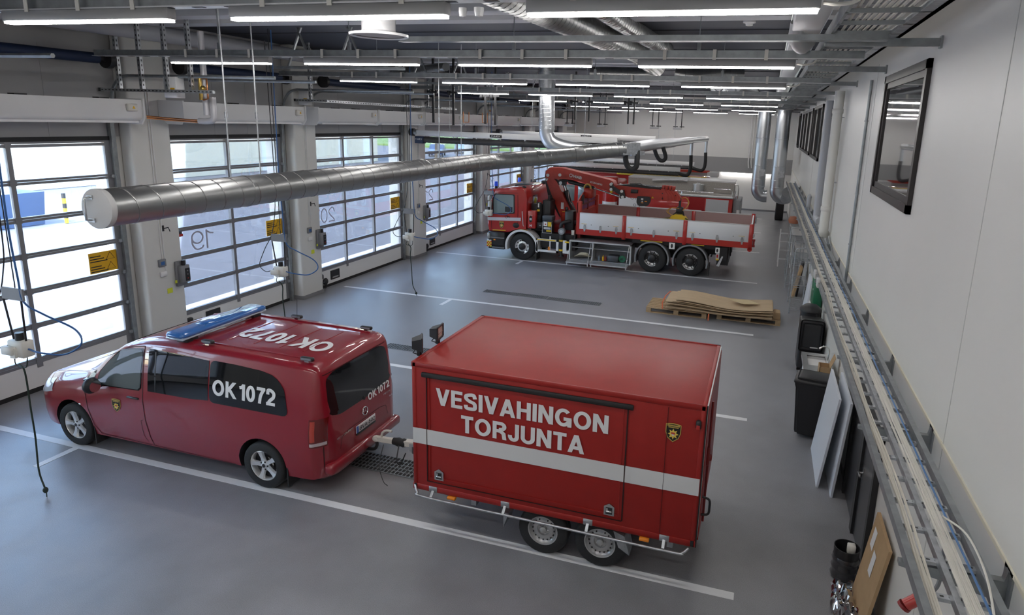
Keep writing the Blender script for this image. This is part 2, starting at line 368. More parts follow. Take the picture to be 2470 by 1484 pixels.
for i,(a,b,mu,num) in enumerate(DOORS):
    D=thing('door_%d'%(i+1),(0,(a+b)/2,0),kind='structure')
    m=MB()
    for k,z in enumerate(LZ):
        h=.05 if k in(0,6) else .042
        m.box(-.03,.03,a,b,z-h,z-.004).box(-.03,.03,a,b,z+.004,z+h)
    for y in (a+.05,b-.05): m.box(-.032,.032,y-.05,y+.05,.07,4.06)
    for y in mu:
        m.box(-.03,.034,y-.035,y+.035,.5,4.0)
        for z in LZ: m.box(-.03,.04,y-.05,y+.05,z-.05,z+.05)
    m.box(-.03,.034,mu[0]-.045,mu[0]+.045,.4,.5)
    m.build('frame',alu,D)
    for z in LZ[:-1]:
        for y,s in((a,-1),(b,1)): MB().box(.03,.075,y+s*.0-.05,y+s*.0+.05,z-.03,z+.03).cyl((.055,y-.06,z),(.055,y+.06,z),.022,8).build('roller_hinge',galv,D)
    MB().box(-.02,.025,a+.02,b-.02,.07,.49).build('bottom_panel',wht,D)
    MB().box(-.03,.03,a,b,0.0,.075).build('bottom_seal',blk_r,D)
    MB().box(-.02,.045,a,b,4.06,4.13).build('top_seal',blk_r,D)
    MB().box(-.004,.002,a+.06,b-.06,.5,4.0).build('glass',glass,D)
    for s,y in((-1,a),(1,b)):
        m=MB(); m.box(.01,.1,y+s*.02-.02,y+s*.06+.02,0,4.75)
        # curved head and horizontal run of the lifting track
        pts=[(.14,y+s*.06,4.4)]+[(.14+.42-.42*math.cos(t),y+s*.06,4.75+.42*math.sin(t)) for t in [k*PI/16 for k in range(9)]]+[(3.6,y+s*.06,5.17)]
        m.tube(pts,.028,6); m.build('track',galv_d,D)
    def nf(u,v,a=a,mu=mu):
        return (.006,(a+mu[0])/2-.05+(.5-u)*.6,1.77+v*.4)
    if num!='17':
        m=MB(); letter(m,num,nf,-.004); m.build('number',num_m,D,recalc=False)
        z0=1.74; m=MB().m(yel_s).box(.004,.008,b-.62,b-.1,z0,z0+.37); m.m(blk)
        for q in range(2):
            zt=z0+.17+q*.18
            for k in range(3): m.box(.008,.01,b-.6,b-.6+.2+.06*((k*7+q*3)%3),zt-.06-k*.045,zt-.043-k*.045)
            t0=(b-.28,zt-.03); tri=[(b-.3,zt-.13),(b-.14,zt-.13),(b-.22,zt-.005)]
            for k in range(3): m.bar((.009,*tri[k]),(.009,*tri[(k+1)%3]),.004,.008,up=(1,0,0))
        m.build('warning_sticker',None,D)
        MB().m(blk).box(.02,.14,a-.05,a+.13,2.14,2.26,.02).m(red_k).box(.13,.15,a+.02,a+.12,2.15,2.2).build('light_curtain_sensor',None,D)
        m=MB().m(blk).box(.025,.05,a+.62,a+1.0,.17,.42).m(lgrey)
        for k in range(2): m.box(.05,.053,a+.68,a+.94,.21+k*.02,.222+k*.02)
        m.build('cable_plate',None,D)
        m=MB().sphere((.1,a+.3,.2),(.05,.1,.1)).box(.03,.12,a+.06,a+.22,.3,.42,.02).tube(spline([(.08,a+.1,.3),(.12,a+.15,.2),(.12,a+.28,.2),(.12,a+.3,.04),(.1,a+.2,.06),(.08,a+.18,.2)],5),.012,6)
        m.build('cable_reel',blk,D)
# ---------------- van ----------------
VX,VY=1.54,-4.98; KZ=.925
ST=[ # s hw zb zbelt hb zr hr zt
(0,.52,.36,.60,.5,.70,.42,.72),(.05,.68,.28,.74,.64,.84,.56,.86),(.16,.79,.22,.84,.75,.95,.66,.985),(.42,.865,.2,.93,.83,1.03,.72,1.07),(.85,.89,.2,.99,.865,1.10,.76,1.15),
(1.08,.9,.2,1.01,.87,1.16,.765,1.22),(1.42,.9,.2,1.03,.88,1.42,.78,1.49),(1.8,.9,.2,1.04,.885,1.67,.785,1.74),(2.15,.9,.2,1.04,.885,1.755,.79,1.83),(2.8,.9,.2,1.04,.885,1.785,.79,1.87),
(4.1,.9,.2,1.04,.885,1.775,.79,1.865),(4.58,.9,.21,1.04,.882,1.755,.785,1.845),(4.72,.887,.22,1.04,.868,1.73,.765,1.81),(4.775,.84,.23,1.04,.825,1.66,.74,1.71),(4.815,.79,.24,1.02,.78,1.42,.72,1.45),(4.85,.735,.25,.97,.725,1.12,.69,1.14),(4.87,.69,.26,.87,.68,.95,.655,.97),(4.88,.63,.29,.7,.62,.82,.6,.84)]
def pchip(xs,ys,x):
    n=len(xs)
    if x<=xs[0]: return ys[0]
    if x>=xs[-1]: return ys[-1]
    k=max(i for i in range(n-1) if xs[i]<=x); h=[xs[i+1]-xs[i] for i in range(n-1)]; d=[(ys[i+1]-ys[i])/h[i] for i in range(n-1)]
    def sl(i):
        if i==0: return d[0]
        if i==n-1: return d[-1]
        if d[i-1]*d[i]<=0: return 0
        w1=2*h[i]+h[i-1];w2=h[i]+2*h[i-1]; return (w1+w2)/(w1/d[i-1]+w2/d[i])
    t=(x-xs[k])/h[k]; a,b=ys[k],ys[k+1]; m0,m1=sl(k)*h[k],sl(k+1)*h[k]
    return (2*t**3-3*t*t+1)*a+(t**3-2*t*t+t)*m0+(-2*t**3+3*t*t)*b+(t**3-t*t)*m1
def vprof(s):
    xs=[q[0] for q in ST]; hw,zb,zbelt,hb,zr,hr,zt=[pchip(xs,[q[i] for q in ST],s) for i in range(1,8)]
    zl=min(zb+.22,zbelt-.12)
    P=[(0,zb),(hw*.84,zb),(hw*.965,zb+.06),(hw*.995,zl),(hw,(zl+zbelt)/2),(hw*.995,zbelt-.07),(hb,zbelt),(hb*.55+hr*.45+.012,zbelt*.55+zr*.45),(hr,zr),(hr*.965,zr+(zt-zr)*.5),(hr*.89,zr+(zt-zr)*.8),(hr*.5,zr+(zt-zr)*.96),(0,zt)]
    return [(t,z*KZ) for t,z in P]
def vside(s,z):
    P=vprof(s)[2:9]
    for (t0,z0),(t1,z1) in zip(P,P[1:]):
        if z<=z1 and z1>z0: return t0+(t1-t0)*max(0,(z-z0)/(z1-z0))
    return P[-1][0]
def vtop(s,t):
    P=vprof(s)[8:]; t=abs(t)
    for (t0,z0),(t1,z1) in zip(P,P[1:]):
        if t>=t1 and t0>t1: return z1+(z0-z1)*min(1,(t-t1)/(t0-t1))
    return P[-1][1]
RZ=[(.84*KZ,4.88),(.97*KZ,4.87),(1.14*KZ,4.85),(1.45*KZ,4.815),(1.71*KZ,4.775),(1.81*KZ,4.72)]
def vrear(z):
    if z<=RZ[0][0]: return 4.88
    for (a,s0),(b,s1) in zip(RZ,RZ[1:]):
        if z<=b: return s0+(s1-s0)*(z-a)/(b-a)
    return 4.68
def strip(m,poly,fn,nr=14,nc=10,off=.006,ax=1):
    # fill a convex outline (u,v) by rows and drape it with fn(u,v)
    v0=min(p[1] for p in poly); v1=max(p[1] for p in poly); rows=[]
    for r in range(nr+1):
        v=v0+(v1-v0)*(.5-.5*math.cos(PI*r/nr)); v=min(max(v,v0+1e-5),v1-1e-5); xs=[]
        for (a,b),(c,d) in zip(poly,poly[1:]+poly[:1]):
            if (b-v)*(d-v)<=0 and b!=d: xs.append(a+(c-a)*(v-b)/(d-b))
        if len(xs)<2: continue
        rows.append([m.bm.verts.new(fn(min(xs)+(max(xs)-min(xs))*k/nc,v)) for k in range(nc+1)])
    for A,Bq in zip(rows,rows[1:]):
        for k in range(nc): m._f([A[k],A[k+1],Bq[k+1],Bq[k]])
    return m
def rnd(poly,r,n=4):
    out=[]
    for i,p in enumerate(poly):
        p=Vector(p);a=Vector(poly[i-1]);b=Vector(poly[(i+1)%len(poly)]); da=(a-p);db=(b-p); q=min(r,da.length*.45,db.length*.45)
        A=p+da.normalized()*q;Bq=p+db.normalized()*q
        for k in range(n+1):
            t=k/n; out.append(tuple((1-t)**2*A+2*t*(1-t)*p+t*t*Bq))
    return out
van=thing('van',(VX+2.4,VY,0),'dark red van marked OK 1072 with a blue light bar on the roof','van')
m=MB(); ns=70; rings=[]
ss=sorted(set([round(4.88*(.5-.5*math.cos(PI*i/ns)),4) for i in range(ns+1)]))
for s in ss:
    P=vprof(s); L=[(t,z) for t,z in P]+[(-t,z) for t,z in P[-2:0:-1]]
    rings.append([m.bm.verts.new((VX+s,VY-t,z)) for t,z in L])
n=len(rings[0])
for A,Bq in zip(rings,rings[1:]):
    for k in range(n): m._f([A[k],A[(k+1)%n],Bq[(k+1)%n],Bq[k]])
m._f(rings[0]);m._f(rings[-1][::-1])
body=m.build('body',red_v,van,ang=38)
def bool_cut(o,cut):
    md=o.modifiers.new('b','BOOLEAN'); md.object=cut; md.operation='DIFFERENCE'; md.solver='EXACT'
    bpy.context.view_layer.update(); me=bpy.data.meshes.new_from_object(o.evaluated_get(bpy.context.evaluated_depsgraph_get()))
    o.modifiers.clear(); old=o.data; o.data=me; me.name=old.name; bpy.data.meshes.remove(old); bpy.data.objects.remove(cut)
    me.polygons.foreach_set('use_smooth',[True]*len(me.polygons)); me.set_sharp_from_angle(angle=math.radians(38))
body.data.materials.append(blk)
m=MB(); m.mats=[red_v,blk]; m.mi=1
WS=(.82,3.98); WR=.31
for s in WS:
    for sg in(-1,1): m.tube([(VX+s,VY+sg*.58,WR+.02),(VX+s,VY+sg*1.1,WR+.02)],WR+.05,32)
cut=m.build('cut',None,van); bool_cut(body,cut)
def P_side(s,z,o=.006): return (VX+s,VY-vside(s,z)-o,z)
def P_top(s,t,o=.006): return (VX+s,VY-t,vtop(s,t)+o)
def P_rear(t,z,o=.006): return (VX+vrear(z)-2.2*max(0,abs(t)-.62)**2+o,VY-t,z)
def P_sideR(s,z,o=.006): return (VX+s,VY+vside(s,z)+o,z)
# side glass
fwp=rnd([(1.32,1.0),(1.34,1.17),(1.54,1.36),(1.74,1.515),(2.12,1.575),(2.08,1.03)],.05)
qwp=rnd([(1.0,.985),(1.24,1.17),(1.25,.995)],.03)
mwp=rnd([(2.18,1.565),(2.16,.985),(3.13,1.0)],.05)
mw1=[(2.21,1.035),(2.225,1.60),(3.20,1.585),(3.19,1.045)]
mw2=rnd([(3.21,1.045),(3.22,1.585),(3.92,1.57),(4.19,1.52),(4.34,1.38),(4.40,1.045)],.08)
for nm,pl,mt_ in(('front_window',fwp,glass_v),('quarter_window',qwp,win_dark),('middle_window',mw1,win_dark),('rear_side_window',mw2,win_dark)):
    for fn in (P_side,P_sideR):
        m=MB()
        if mt_ is glass_v: m.m(blk_g); strip(m,[(u*1.0+(u-1.7)*.045,v+(v-1.25)*.06) for u,v in pl],lambda s,z:fn(s,z,.004)); m.m(mat('cab_glass',(.12,.14,.14),.03,coat=.4)); strip(m,pl,lambda s,z:fn(s,z,.007))
        else: m.m(mt_); strip(m,pl,fn)
        if nm=='middle_window' and fn is P_side:
            m.m(mat('window_trim',(.05,.05,.055),.2)); strip(m,[(2.33,1.05),(2.33,1.57),(2.35,1.57),(2.35,1.05)],lambda s,z:fn(s,z,.008),4,1); strip(m,[(2.35,1.27),(2.35,1.29),(3.05,1.31),(3.05,1.29)],lambda s,z:fn(s,z,.008),1,8)
        m.build(nm,None,van,recalc=True)
m=MB().m(win_dark); strip(m,rnd([(1.10,-.66),(1.10,.66),(1.74,.60),(1.74,-.60)],.05),lambda s,t:P_top(s,t,.008),16,12); m.build('windscreen',None,van)
m=MB().m(win_dark); strip(m,rnd([(-.70,1.06),(-.66,1.50),(-.52,1.555),(.52,1.555),(.66,1.50),(.70,1.06),(.5,.995),(-.5,.995)],.06),lambda t,z:P_rear(t,z,.008),16,12); rw_=m.build('rear_window',None,van)
m=MB().bar((VX+4.845,VY+.02,1.02),(VX+4.835,VY+.46,1.10),.025,.012).cyl((VX+4.83,VY+.02,1.0),(VX+4.87,VY+.02,1.0),.025,10); m.build('wiper',blk,rw_)
# lettering
m=MB(); letter(m,'OK 1072',lambda u,v:P_side(3.27+u*.95,1.15+v*.21,.010),.031); m.build('lettering',wht_g,van,recalc=False)
m=MB(); letter(m,'OK 1072',lambda u,v:P_rear(-.10-u*.52+0,.925+v*.10+u*.012,.010),.03); m.build('lettering',wht_g,van,recalc=False)
# roof number is read from the rear left: text runs forward, top to the right side
m=MB(); letter(m,'OK 1072',lambda u,v:P_top(4.53-u*1.42,.02-u*.1+v*.36,.006),.03); m.build('lettering',wht_g,van,recalc=False)
# emblem helper: shield with eight-pointed star
def shield(m,fn,k=1.0):
    sh=[(-.5,.55),(-.25,.6),(0,.62),(.25,.6),(.5,.55),(.5,.0),(.36,-.36),(0,-.62),(-.36,-.36),(-.5,.0)]
    m.m(mat('badge_gold',(.5,.36,.08),.4)).raw([fn(u*1.0,v*1.0,.0) for u,v in sh],[tuple(range(10))])
    m.m(mat('badge_black',(.012,.012,.012),.4)).raw([fn(u*.9,v*.9,.0015) for u,v in sh],[tuple(range(10))])
    st=[]
    for i in range(16):
        r=.36 if i%2==0 else .2; t=PI/2+i*PI/8; st.append((r*math.cos(t),r*math.sin(t)-.08))
    m.m(mat('badge_star',(.75,.55,.1),.4)).raw([fn(u,v,.003) for u,v in st],[tuple(range(16))])
    m.m(mat('badge_red',(.5,.05,.03),.4)).raw([fn(u,v,.0045) for u,v in((-.13,.03),(-.13,-.1),(.13,-.1),(.13,.03))],[(0,1,2,3)])
    m.m(mat('badge_pale',(.6,.65,.7),.4)).raw([fn(u,v,.0045) for u,v in((-.11,-.1),(0,-.22),(.11,-.1))],[(0,1,2)])
    m.m(mat('badge_gold',(0,0,0))).raw([fn(u,v,.003) for u,v in((-.4,.42),(-.4,.5),(.4,.5),(.4,.42))],[(0,1,2,3)])
    m.m(mat('badge_gold',(0,0,0))).raw([fn(u,v,.003) for u,v in((-.33,.32),(-.33,.38),(.33,.38),(.33,.32))],[(0,1,2,3)])
    return m
m=MB(); shield(m,lambda u,v,o:P_side(1.66+u*.15,.755+v*.15,.006+o)); m.build('emblem',None,van,recalc=False)
# panel gaps
gap=mat('panel_gap',(.03,.004,.006),.6)
m=MB().m(gap)
def seam(pts,fn=P_side,w=.005):
    for (a,b),(c,d) in zip(pts,pts[1:]):
        k=max(2,int(math.hypot(c-a,d-b)/.05)); L=math.hypot(c-a,d-b); nx,ny=-(d-b)/L*w,(c-a)/L*w
        for i in range(k):
            t0,t1=i/k,(i+1)/k; p=[(a+(c-a)*t0,b+(d-b)*t0),(a+(c-a)*t1,b+(d-b)*t1)]
            m.quad(fn(p[0][0]-nx,p[0][1]-ny,.0035),fn(p[1][0]-nx,p[1][1]-ny,.0035),fn(p[1][0]+nx,p[1][1]+ny,.0035),fn(p[0][0]+nx,p[0][1]+ny,.0035))
for fn in(P_side,P_sideR):
    seam([(1.10,.92),(1.13,.6),(1.2,.4),(1.3,.27)],fn); seam([(2.15,1.62),(2.12,.95),(2.14,.6),(2.22,.27)],fn); seam([(2.10,.62),(2.06,.6),(2.08,.4),(2.14,.3)],fn,.003)
    seam([(1.5,1.40),(1.9,1.575),(2.15,1.62)],fn,.004); seam([(1.3,.27),(3.55,.25)],fn,.004)
seam([(-.79,.40),(-.79,.95),(-.76,1.3),(-.70,1.56),(.70,1.56),(.76,1.3),(.79,.95),(.79,.40),(-.79,.40)],lambda t,z,o:P_rear(t,z,o),.005)
seam([(.55,.55),(.5,.70),(.35,.73),(-.35,.73),(-.5,.7),(-.55,.55)],lambda t,z,o:P_rear(t,z,o),.003)
m.build('panel_gap',None,van,recalc=False)
# roof ribs and rails
m=MB().m(red_v)
for t in(.6,-.6):
    m.tube([P_top(1.9+k*.27,t,.004) for k in range(11)],.011,6)
for s in(2.75,3.15,3.55,3.95,4.3): m.tube([P_top(s,-.42+k*.084,.001) for k in range(11)],.008,6)
m.build('roof_rib',None,van)
# mirrors, handles, fuel flap, indicator
for sg in(-1,1):
    m=MB().m(blk).sphere((VX+1.42,VY+sg*1.03,1.05),(.08,.11,.11),14).bar((VX+1.38,VY+sg*.86,1.0),(VX+1.42,VY+sg*.98,1.01),.06,.05); m.m(chrome).lathe([(0,0),(.08,0)],(VX+1.497,VY+sg*1.03,1.05),0,14); m.build('wing_mirror',None,van)
m=MB().m(red_d).sphere((VX+1.95,VY-.875,.90),(.12,.02,.045)).m(blk).box(VX+1.86,VX+2.06,VY-.915,VY-.885,.895,.92,.008); m.build('door_handle',None,van)
m=MB().sphere((VX+.98,VY-.888,.66),(.03,.015,.018)); m.build('side_indicator',wht_g,van)
for sg in(-1,1):
    m=MB().m(mat('headlight',(.55,.58,.62),.08,coat=1)); pts=[]
    def hl(u,v): s=.10+u*.36; z=.66+v*.17+u*.10; return (VX+s,VY+sg*(vside(s,z)+.008),z)
    m.grid(hl,8,5); m.build('headlight',None,van)
    m=MB()
    for c,s0,s1,z0,z1,o_ in((mat('tail_red_dark',(.13,.006,.006),.12,coat=1),4.69,4.85,.69,1.05,.008),(mat('tail_clear',(.5,.42,.42),.15,coat=1),4.70,4.845,.71,.75,.012),(mat('tail_red',(.5,.05,.03),.15,coat=1),4.705,4.755,.77,1.03,.012)):
        m.m(c).grid(lambda u,v:(VX+s0+(s1-s0)*u,VY+sg*(vside(s0+(s1-s0)*u,z0+(z1-z0)*v)+o_),z0+(z1-z0)*v),12,6)
    m.build('tail_lamp',None,van)
# plate, star badge, small lettering
m=MB().m(wht).box(VX+4.885,VX+4.895,VY-.22,VY+.22,.60,.70,.003).m(mat('plate_blue',(.03,.1,.4),.4)).box(VX+4.893,VX+4.897,VY-.217,VY-.172,.604,.696).m(blk)
letter(m,'BVA-502',lambda u,v:(VX+4.899,VY-.155+u*.355,.622+v*.058),.015)
m.box(VX+4.885,VX+4.897,VY-.22,VY+.22,.575,.60); m.m(lgrey); letter(m,'Tampere',lambda u,v:(VX+4.899,VY-.08+u*.2,.58+v*.014)) if False else None
m.build('number_plate',None,van,recalc=False)
m=MB(); cc=(VX+4.87,VY-.0,.83)
pts=[(VX+vrear(.83+.055*math.sin(t))+.012,VY+.055*math.cos(t),.83+.055*math.sin(t)) for t in[k*PI/12 for k in range(24)]]; m.tube(pts,.006,6,closed=True)
for k in range(3):
    t=PI/2+k*2*PI/3; m.bar((VX+4.882,VY,.83),(VX+vrear(.83+.052*math.sin(t))+.012,VY+.052*math.cos(t),.83+.052*math.sin(t)),.011,.006)
m.build('star_badge',chrome,van)
m=MB(); letter(m,'VITO TOURER',lambda u,v:P_rear(.62-u*.34,.70+v*.026,.010)); letter(m,'119 CDI',lambda u,v:P_rear(-.44-u*.17,.862+v*.024,.010)); letter(m,'4x4',lambda u,v:P_rear(-.58-u*.08,.79+v*.024,.010)); m.build('model_lettering',chrome,van,recalc=False)
# bumper step, towing hook
m=MB().m(red_v).box(VX+4.80,VX+4.94,VY-.80,VY+.80,.30,.44,.045,seg=3); m.build('rear_bumper',None,van)
m=MB().m(blk).tube(spline([(VX+4.6,VY,.30),(VX+4.85,VY,.29),(VX+5.0,VY,.30),(VX+5.05,VY,.36),(VX+5.05,VY,.41)],5),.022,8).sphere((VX+5.05,VY,.43),.03); m.build('tow_ball',None,van)
# mud flaps
for s in WS:
    for sg in(-1,1): MB().box(VX+s+.36,VX+s+.375,VY+sg*.78-.11,VY+sg*.78+.11,.10,.36).build('mud_flap',blk_r,van)
# wheels
def wheel(parent,x,y,r,w,sg,kind,name='wheel'):
    """sg=-1: outer face to -y"""
    yo=y+sg*w/2; yi=y-sg*w/2
    m=MB().m(tyre); rr_=r*.66 if kind=='alloy' else r*.60
    if kind=='truck': rr_=r*.56
    prof=[(rr_,-.5),(r*.90,-.5),(r*.97,-.44),(r,-.3),(r,-.28),(r*.985,-.1),(r,-.09),(r,.09),(r*.985,.1),(r,.28),(r,.3),(r*.97,.44),(r*.90,.5),(rr_+.01,.5),(rr_,.44),(rr_,-.5)]
    m.lathe([(a,b*w) for a,b in prof],(x,y,r),1,40); o=m.build(name,None,parent)
    return o,rr_,yo
def alloy(parent,x,y,r,w,sg):
    o,q,yo=wheel(parent,x,y,r,w,sg,'alloy'); m=MB().m(rim_m); f=sg
    m.lathe([(q,-f*0),(q*1.0,-f*.10),(q*.93,-f*.10),(q*.93,-f*.01),(q*.96,f*.004),(q,0)],(x,yo-f*.012,r),1,40)
    m.m(blk); m.lathe([(q*.93,-f*.09),(0,-f*.09)],(x,yo,r),1,30); m.m(steel).lathe([(q*.5,-f*.085),(q*.5,-f*.07),(q*.15,-f*.07)],(x,yo,r),1,24); m.m(rim_m)
    for k in range(5):
        t=PI/2+k*2*PI/5+.3; d=Vector((math.cos(t),0,math.sin(t))); s=Vector((-math.sin(t),0,math.cos(t))); c=Vector((x,yo,r)); Y=Vector((0,f,0)); pr=[]
        for a,wd,h in((.10,.17,-.020),(.5,.13,-.022),(.8,.17,-.016),(.95,.24,-.012)):
            pr.append([c+d*a*q+s*wd*q+Y*(h-.03),c+d*a*q+s*wd*.75*q+Y*h,c+d*a*q-s*wd*.75*q+Y*h,c+d*a*q-s*wd*q+Y*(h-.03)])
        V=[[m.bm.verts.new(p) for p in g] for g in pr]
        for A,Bq in zip(V,V[1:]):
            for i in range(3): m._f([A[i],A[i+1],Bq[i+1],Bq[i]])
        b=c+d*.3*q+Y*(-.014); tt=t+PI/5; b=c+Vector((math.cos(tt),0,math.sin(tt)))*.24*q+Y*(-.022); m.m(blk).cyl(b,b+Y*.006,.012,8).m(rim_m)
    m.lathe([(q*.26,-f*.03),(q*.26,-f*.022),(q*.15,-f*.012),(0,-f*.012)],(x,yo,r),1,20); m.m(blk).lathe([(q*.13,-f*.010),(0,-f*.010)],(x,yo,r),1,16)
    m.m(chrome).lathe([(q*.13,-f*.008),(q*.11,-f*.008)],(x,yo,r),1,16)
    m.build('alloy_rim',None,o)
for s in WS:
    for sg in(-1,1): alloy(van,VX+s,VY+sg*.785,WR,.2,sg)
# light bar on the roof
m=MB().m(blu_b).box(VX+2.52,VX+2.82,VY-.80,VY+.66,1.80,1.865,.03,seg=3)
for y0,y1 in((-.83,-.7),(.56,.69)): m.box(VX+2.54,VX+2.80,VY+y0,VY+y1,1.80,1.86,.03,seg=2)
m.m(mat('lens_clear',(.45,.52,.62),.06,coat=1)).box(VX+2.53,VX+2.81,VY-.82,VY+.68,1.775,1.803,.01)
m.m(mat('bar_seam',(.02,.06,.2),.2))
for y in(-.42,.3): m.box(VX+2.6,VX+2.78,VY+y,VY+y+.006,1.864,1.868)
m.m(blu_b).box(VX+2.60,VX+2.76,VY-.4,VY+.3,1.862,1.872,.004)
lb=m.build('light_bar',None,van)
m=MB().m(blk).box(VX+2.58,VX+2.76,VY-.70,VY-.52,1.68,1.775,.01).box(VX+2.58,VX+2.76,VY+.48,VY+.62,1.68,1.775,.01).m(wht).box(VX+2.62,VX+2.70,VY-.74,VY-.66,1.63,1.70,.02); m.build('mounting_foot',None,lb)
for s,t in((3.05,.66),(4.55,.66),(3.35,-.66),(4.52,-.64)):
    z=vtop(s,t); m=MB().m(blk).box(VX+s-.09,VX+s+.09,VY-t-.03,VY-t+.03,z+.02,z+.07,.02,seg=2).m(mat('led_lens',(.2,.22,.25),.1,coat=1)).box(VX+s-.07,VX+s+.07,VY-t-.034,VY-t-.028,z+.035,z+.06).m(chrome).box(VX+s-.03,VX+s+.03,VY-t-.02,VY-t+.02,z-.01,z+.025); m.build('warning_light',None,van)
z=vtop(3.35,-.66); MB().tube([(VX+3.38,VY+.62,z),(VX+3.40,VY+.62,z+.32)],.003,5).build('aerial',blk,van)
# ---------------- trailer ----------------
tx0,tx1,ty0,ty1,tz0,tz1=7.70,10.86,-5.97,-4.09,.53,2.05
trl=thing('trailer',((tx0+tx1)/2,(ty0+ty1)/2,0),'red box trailer lettered VESIVAHINGON TORJUNTA, hitched behind the van','trailer')
m=MB().m(red_t).box(tx0,tx1,ty0,ty1,tz0,tz1,.012,seg=2)
for x in(tx0+.012,tx1-.05): m.box(x,x+.04,ty0-.006,ty0+.02,tz0,tz1,.004)
m.box(tx0,tx1,ty0-.006,ty0+.02,tz1-.05,tz1+.004,.004).box(tx0,tx1,ty0-.006,ty0+.02,tz0,tz0+.07,.004)
m.box(tx0,tx0+.05,ty0,ty1,tz1-.02,tz1+.006,.004).box(tx1-.04,tx1,ty0,ty1,tz1-.02,tz1+.006,.004).box(tx0,tx1,ty1-.04,ty1,tz1-.02,tz1+.006,.004)
bx=m.build('box_body',None,trl)
m=MB().m(mat('white_stripe',(.62,.62,.62),.4)).box(tx0+.012,tx1-.01,ty0-.012,ty0-.005,1.105,1.285); m.box(tx1-.002,tx1+.004,ty0+.01,ty1-.01,1.105,1.285); m.build('stripe',None,bx)
# side hatch with gap lines
m=MB().m(mat('hatch_gap',(.02,.003,.003),.7))
hx0,hx1,hz0,hz1=7.88,10.10,.66,1.93
for a in((hx0,hx0+.008,hz0,hz1),(hx1,hx1+.012,hz0,hz1),(hx0,hx1,hz0-.006,hz0)): m.box(a[0],a[1],ty0-.0135,ty0-.004,a[2],a[3])
m.box(tx1-.36-.003,tx1-.36,ty0-.0135,ty0-.004,tz0+.08,tz1-.06)
m.m(red_t).box(hx0+.03,hx0+.04,ty0-.008,ty0,hz0+.04,hz1-.03).box(hx1-.04,hx1-.03,ty0-.008,ty0,hz0+.04,hz1-.03).box(hx0+.03,hx1-.03,ty0-.008,ty0,hz0+.05,hz0+.06)
m.build('hatch_outline',None,bx)
m=MB().m(blk_r).box(7.83,10.16,ty0-.03,ty0,1.90,1.955,.008); m.build('hatch_hinge_seal',None,trl)
m=MB()
letter(m,'VESIVAHINGON',lambda u,v:(8.0+u*1.92,ty0-.0125,1.60+v*.2),.03)
letter(m,'TORJUNTA',lambda u,v:(8.30+u*1.38,ty0-.0125,1.33+v*.2),.03); m.build('lettering',mat('letter_white',(.7,.7,.7),.4),trl,recalc=False)
m=MB(); shield(m,lambda u,v,o:(10.56+u*.15,ty0-.009-o,1.73+v*.16)); m.build('emblem',None,trl,recalc=False)
for x in(8.03,9.97):
    m=MB().m(steel).prism([(x-.055,.70),(x+.055,.70),(x+.055,.80),(x,.835),(x-.055,.80)],1,ty0-.018,ty0-.004).m(blk).box(x-.035,x+.035,ty0-.02,ty0-.012,.715,.79).m(chrome).box(x-.03,x+.03,ty0-.03,ty0-.018,.735,.755,.004).box(x-.03,x-.01,ty0-.026,ty0-.018,.75,.785); m.build('latch',None,trl)
m=MB().m(blk).box(10.77,10.82,ty0-.06,ty0,1.82,1.91,.015).m(red_k).box(10.778,10.812,ty0-.066,ty0-.05,1.83,1.87); m.build('marker_lamp',None,trl)
m=MB().m(wht).box(tx1-.004,tx1+.012,ty0+.02,ty0+.05,tz0+.1,tz1-.02).box(tx1-.004,tx1+.012,ty0+.03,ty1-.03,tz1-.035,tz1-.005).m(blk_r).box(tx1-.002,tx1+.01,ty0,ty0+.02,tz0,tz1).m(red_t).box(tx1-.002,tx1+.02,ty0+.06,ty1-.03,tz0+.05,tz1-.05); m.build('rear_door',None,trl)
m=MB().m(blk).tube(spline([(tx1+.02,ty0+.14,1.02),(tx1+.09,ty0+.14,1.0),(tx1+.10,ty0+.14,.92),(tx1+.09,ty0+.14,.84),(tx1+.02,ty0+.14,.82)],5),.012,8); m.build('grab_handle',None,trl)
m=MB().m(red_d).box(tx1+.015,tx1+.05,ty0+.35,ty0+.41,1.25,1.45,.01).tube([(tx1+.035,ty0+.38,.6),(tx1+.035,ty0+.38,1.95)],.012,8).box(tx1+.02,tx1+.07,ty0+.36,ty0+.42,1.30,1.36,.01); m.build('lock_bar',None,trl)
# chassis, axle, drawbar
m=MB().m(galv).box(tx0+.05,tx1-.05,ty0+.25,ty0+.33,.40,.53).box(tx0+.05,tx1-.05,ty1-.33,ty1-.25,.40,.53)
for x in(8.4,9.23,9.87,10.6): m.box(x-.03,x+.03,ty0+.1,ty1-.1,.40,.47)
m.build('chassis',None,trl)
m=MB().m(galv).tube(spline([(7.72,ty0-.0,.58),(7.78,ty0-.05,.52),(7.9,ty0-.07,.49),(9.2,ty0-.07,.48),(10.6,ty0-.07,.47),(10.74,ty0-.06,.48),(10.80,ty0-.02,.52)],6),.014,8)
for x in(7.95,8.82,9.75,10.55): m.box(x-.05,x+.05,ty0-.012,ty0+.0,.53,.60,.003).bar((x,ty0-.005,.55),(x,ty0-.07,.49),.03,.012)
m.build('rub_rail',None,trl)
for x in(8.18,10.35): MB().box(x-.05,x+.05,ty0-.03,ty0+.02,.49,.525,.006).build('side_marker',org,trl)
for x in(tx0+.02,tx1-.05): MB().box(x,x+.03,ty0-.012,ty0,.54,.60).build('corner_stop',blk_r,trl)
for x0 in(8.8,): 
    MB().m(galv).prism([(8.80,.46),(8.86,.46),(8.80,.28)],1,ty0+.0,ty0+.25).build('mudguard_stay',None,trl); MB().m(galv).prism([(10.02,.50),(10.14,.46),(10.2,.25),(10.08,.32)],1,ty0+.03,ty0+.24).build('mudguard_stay',None,trl)
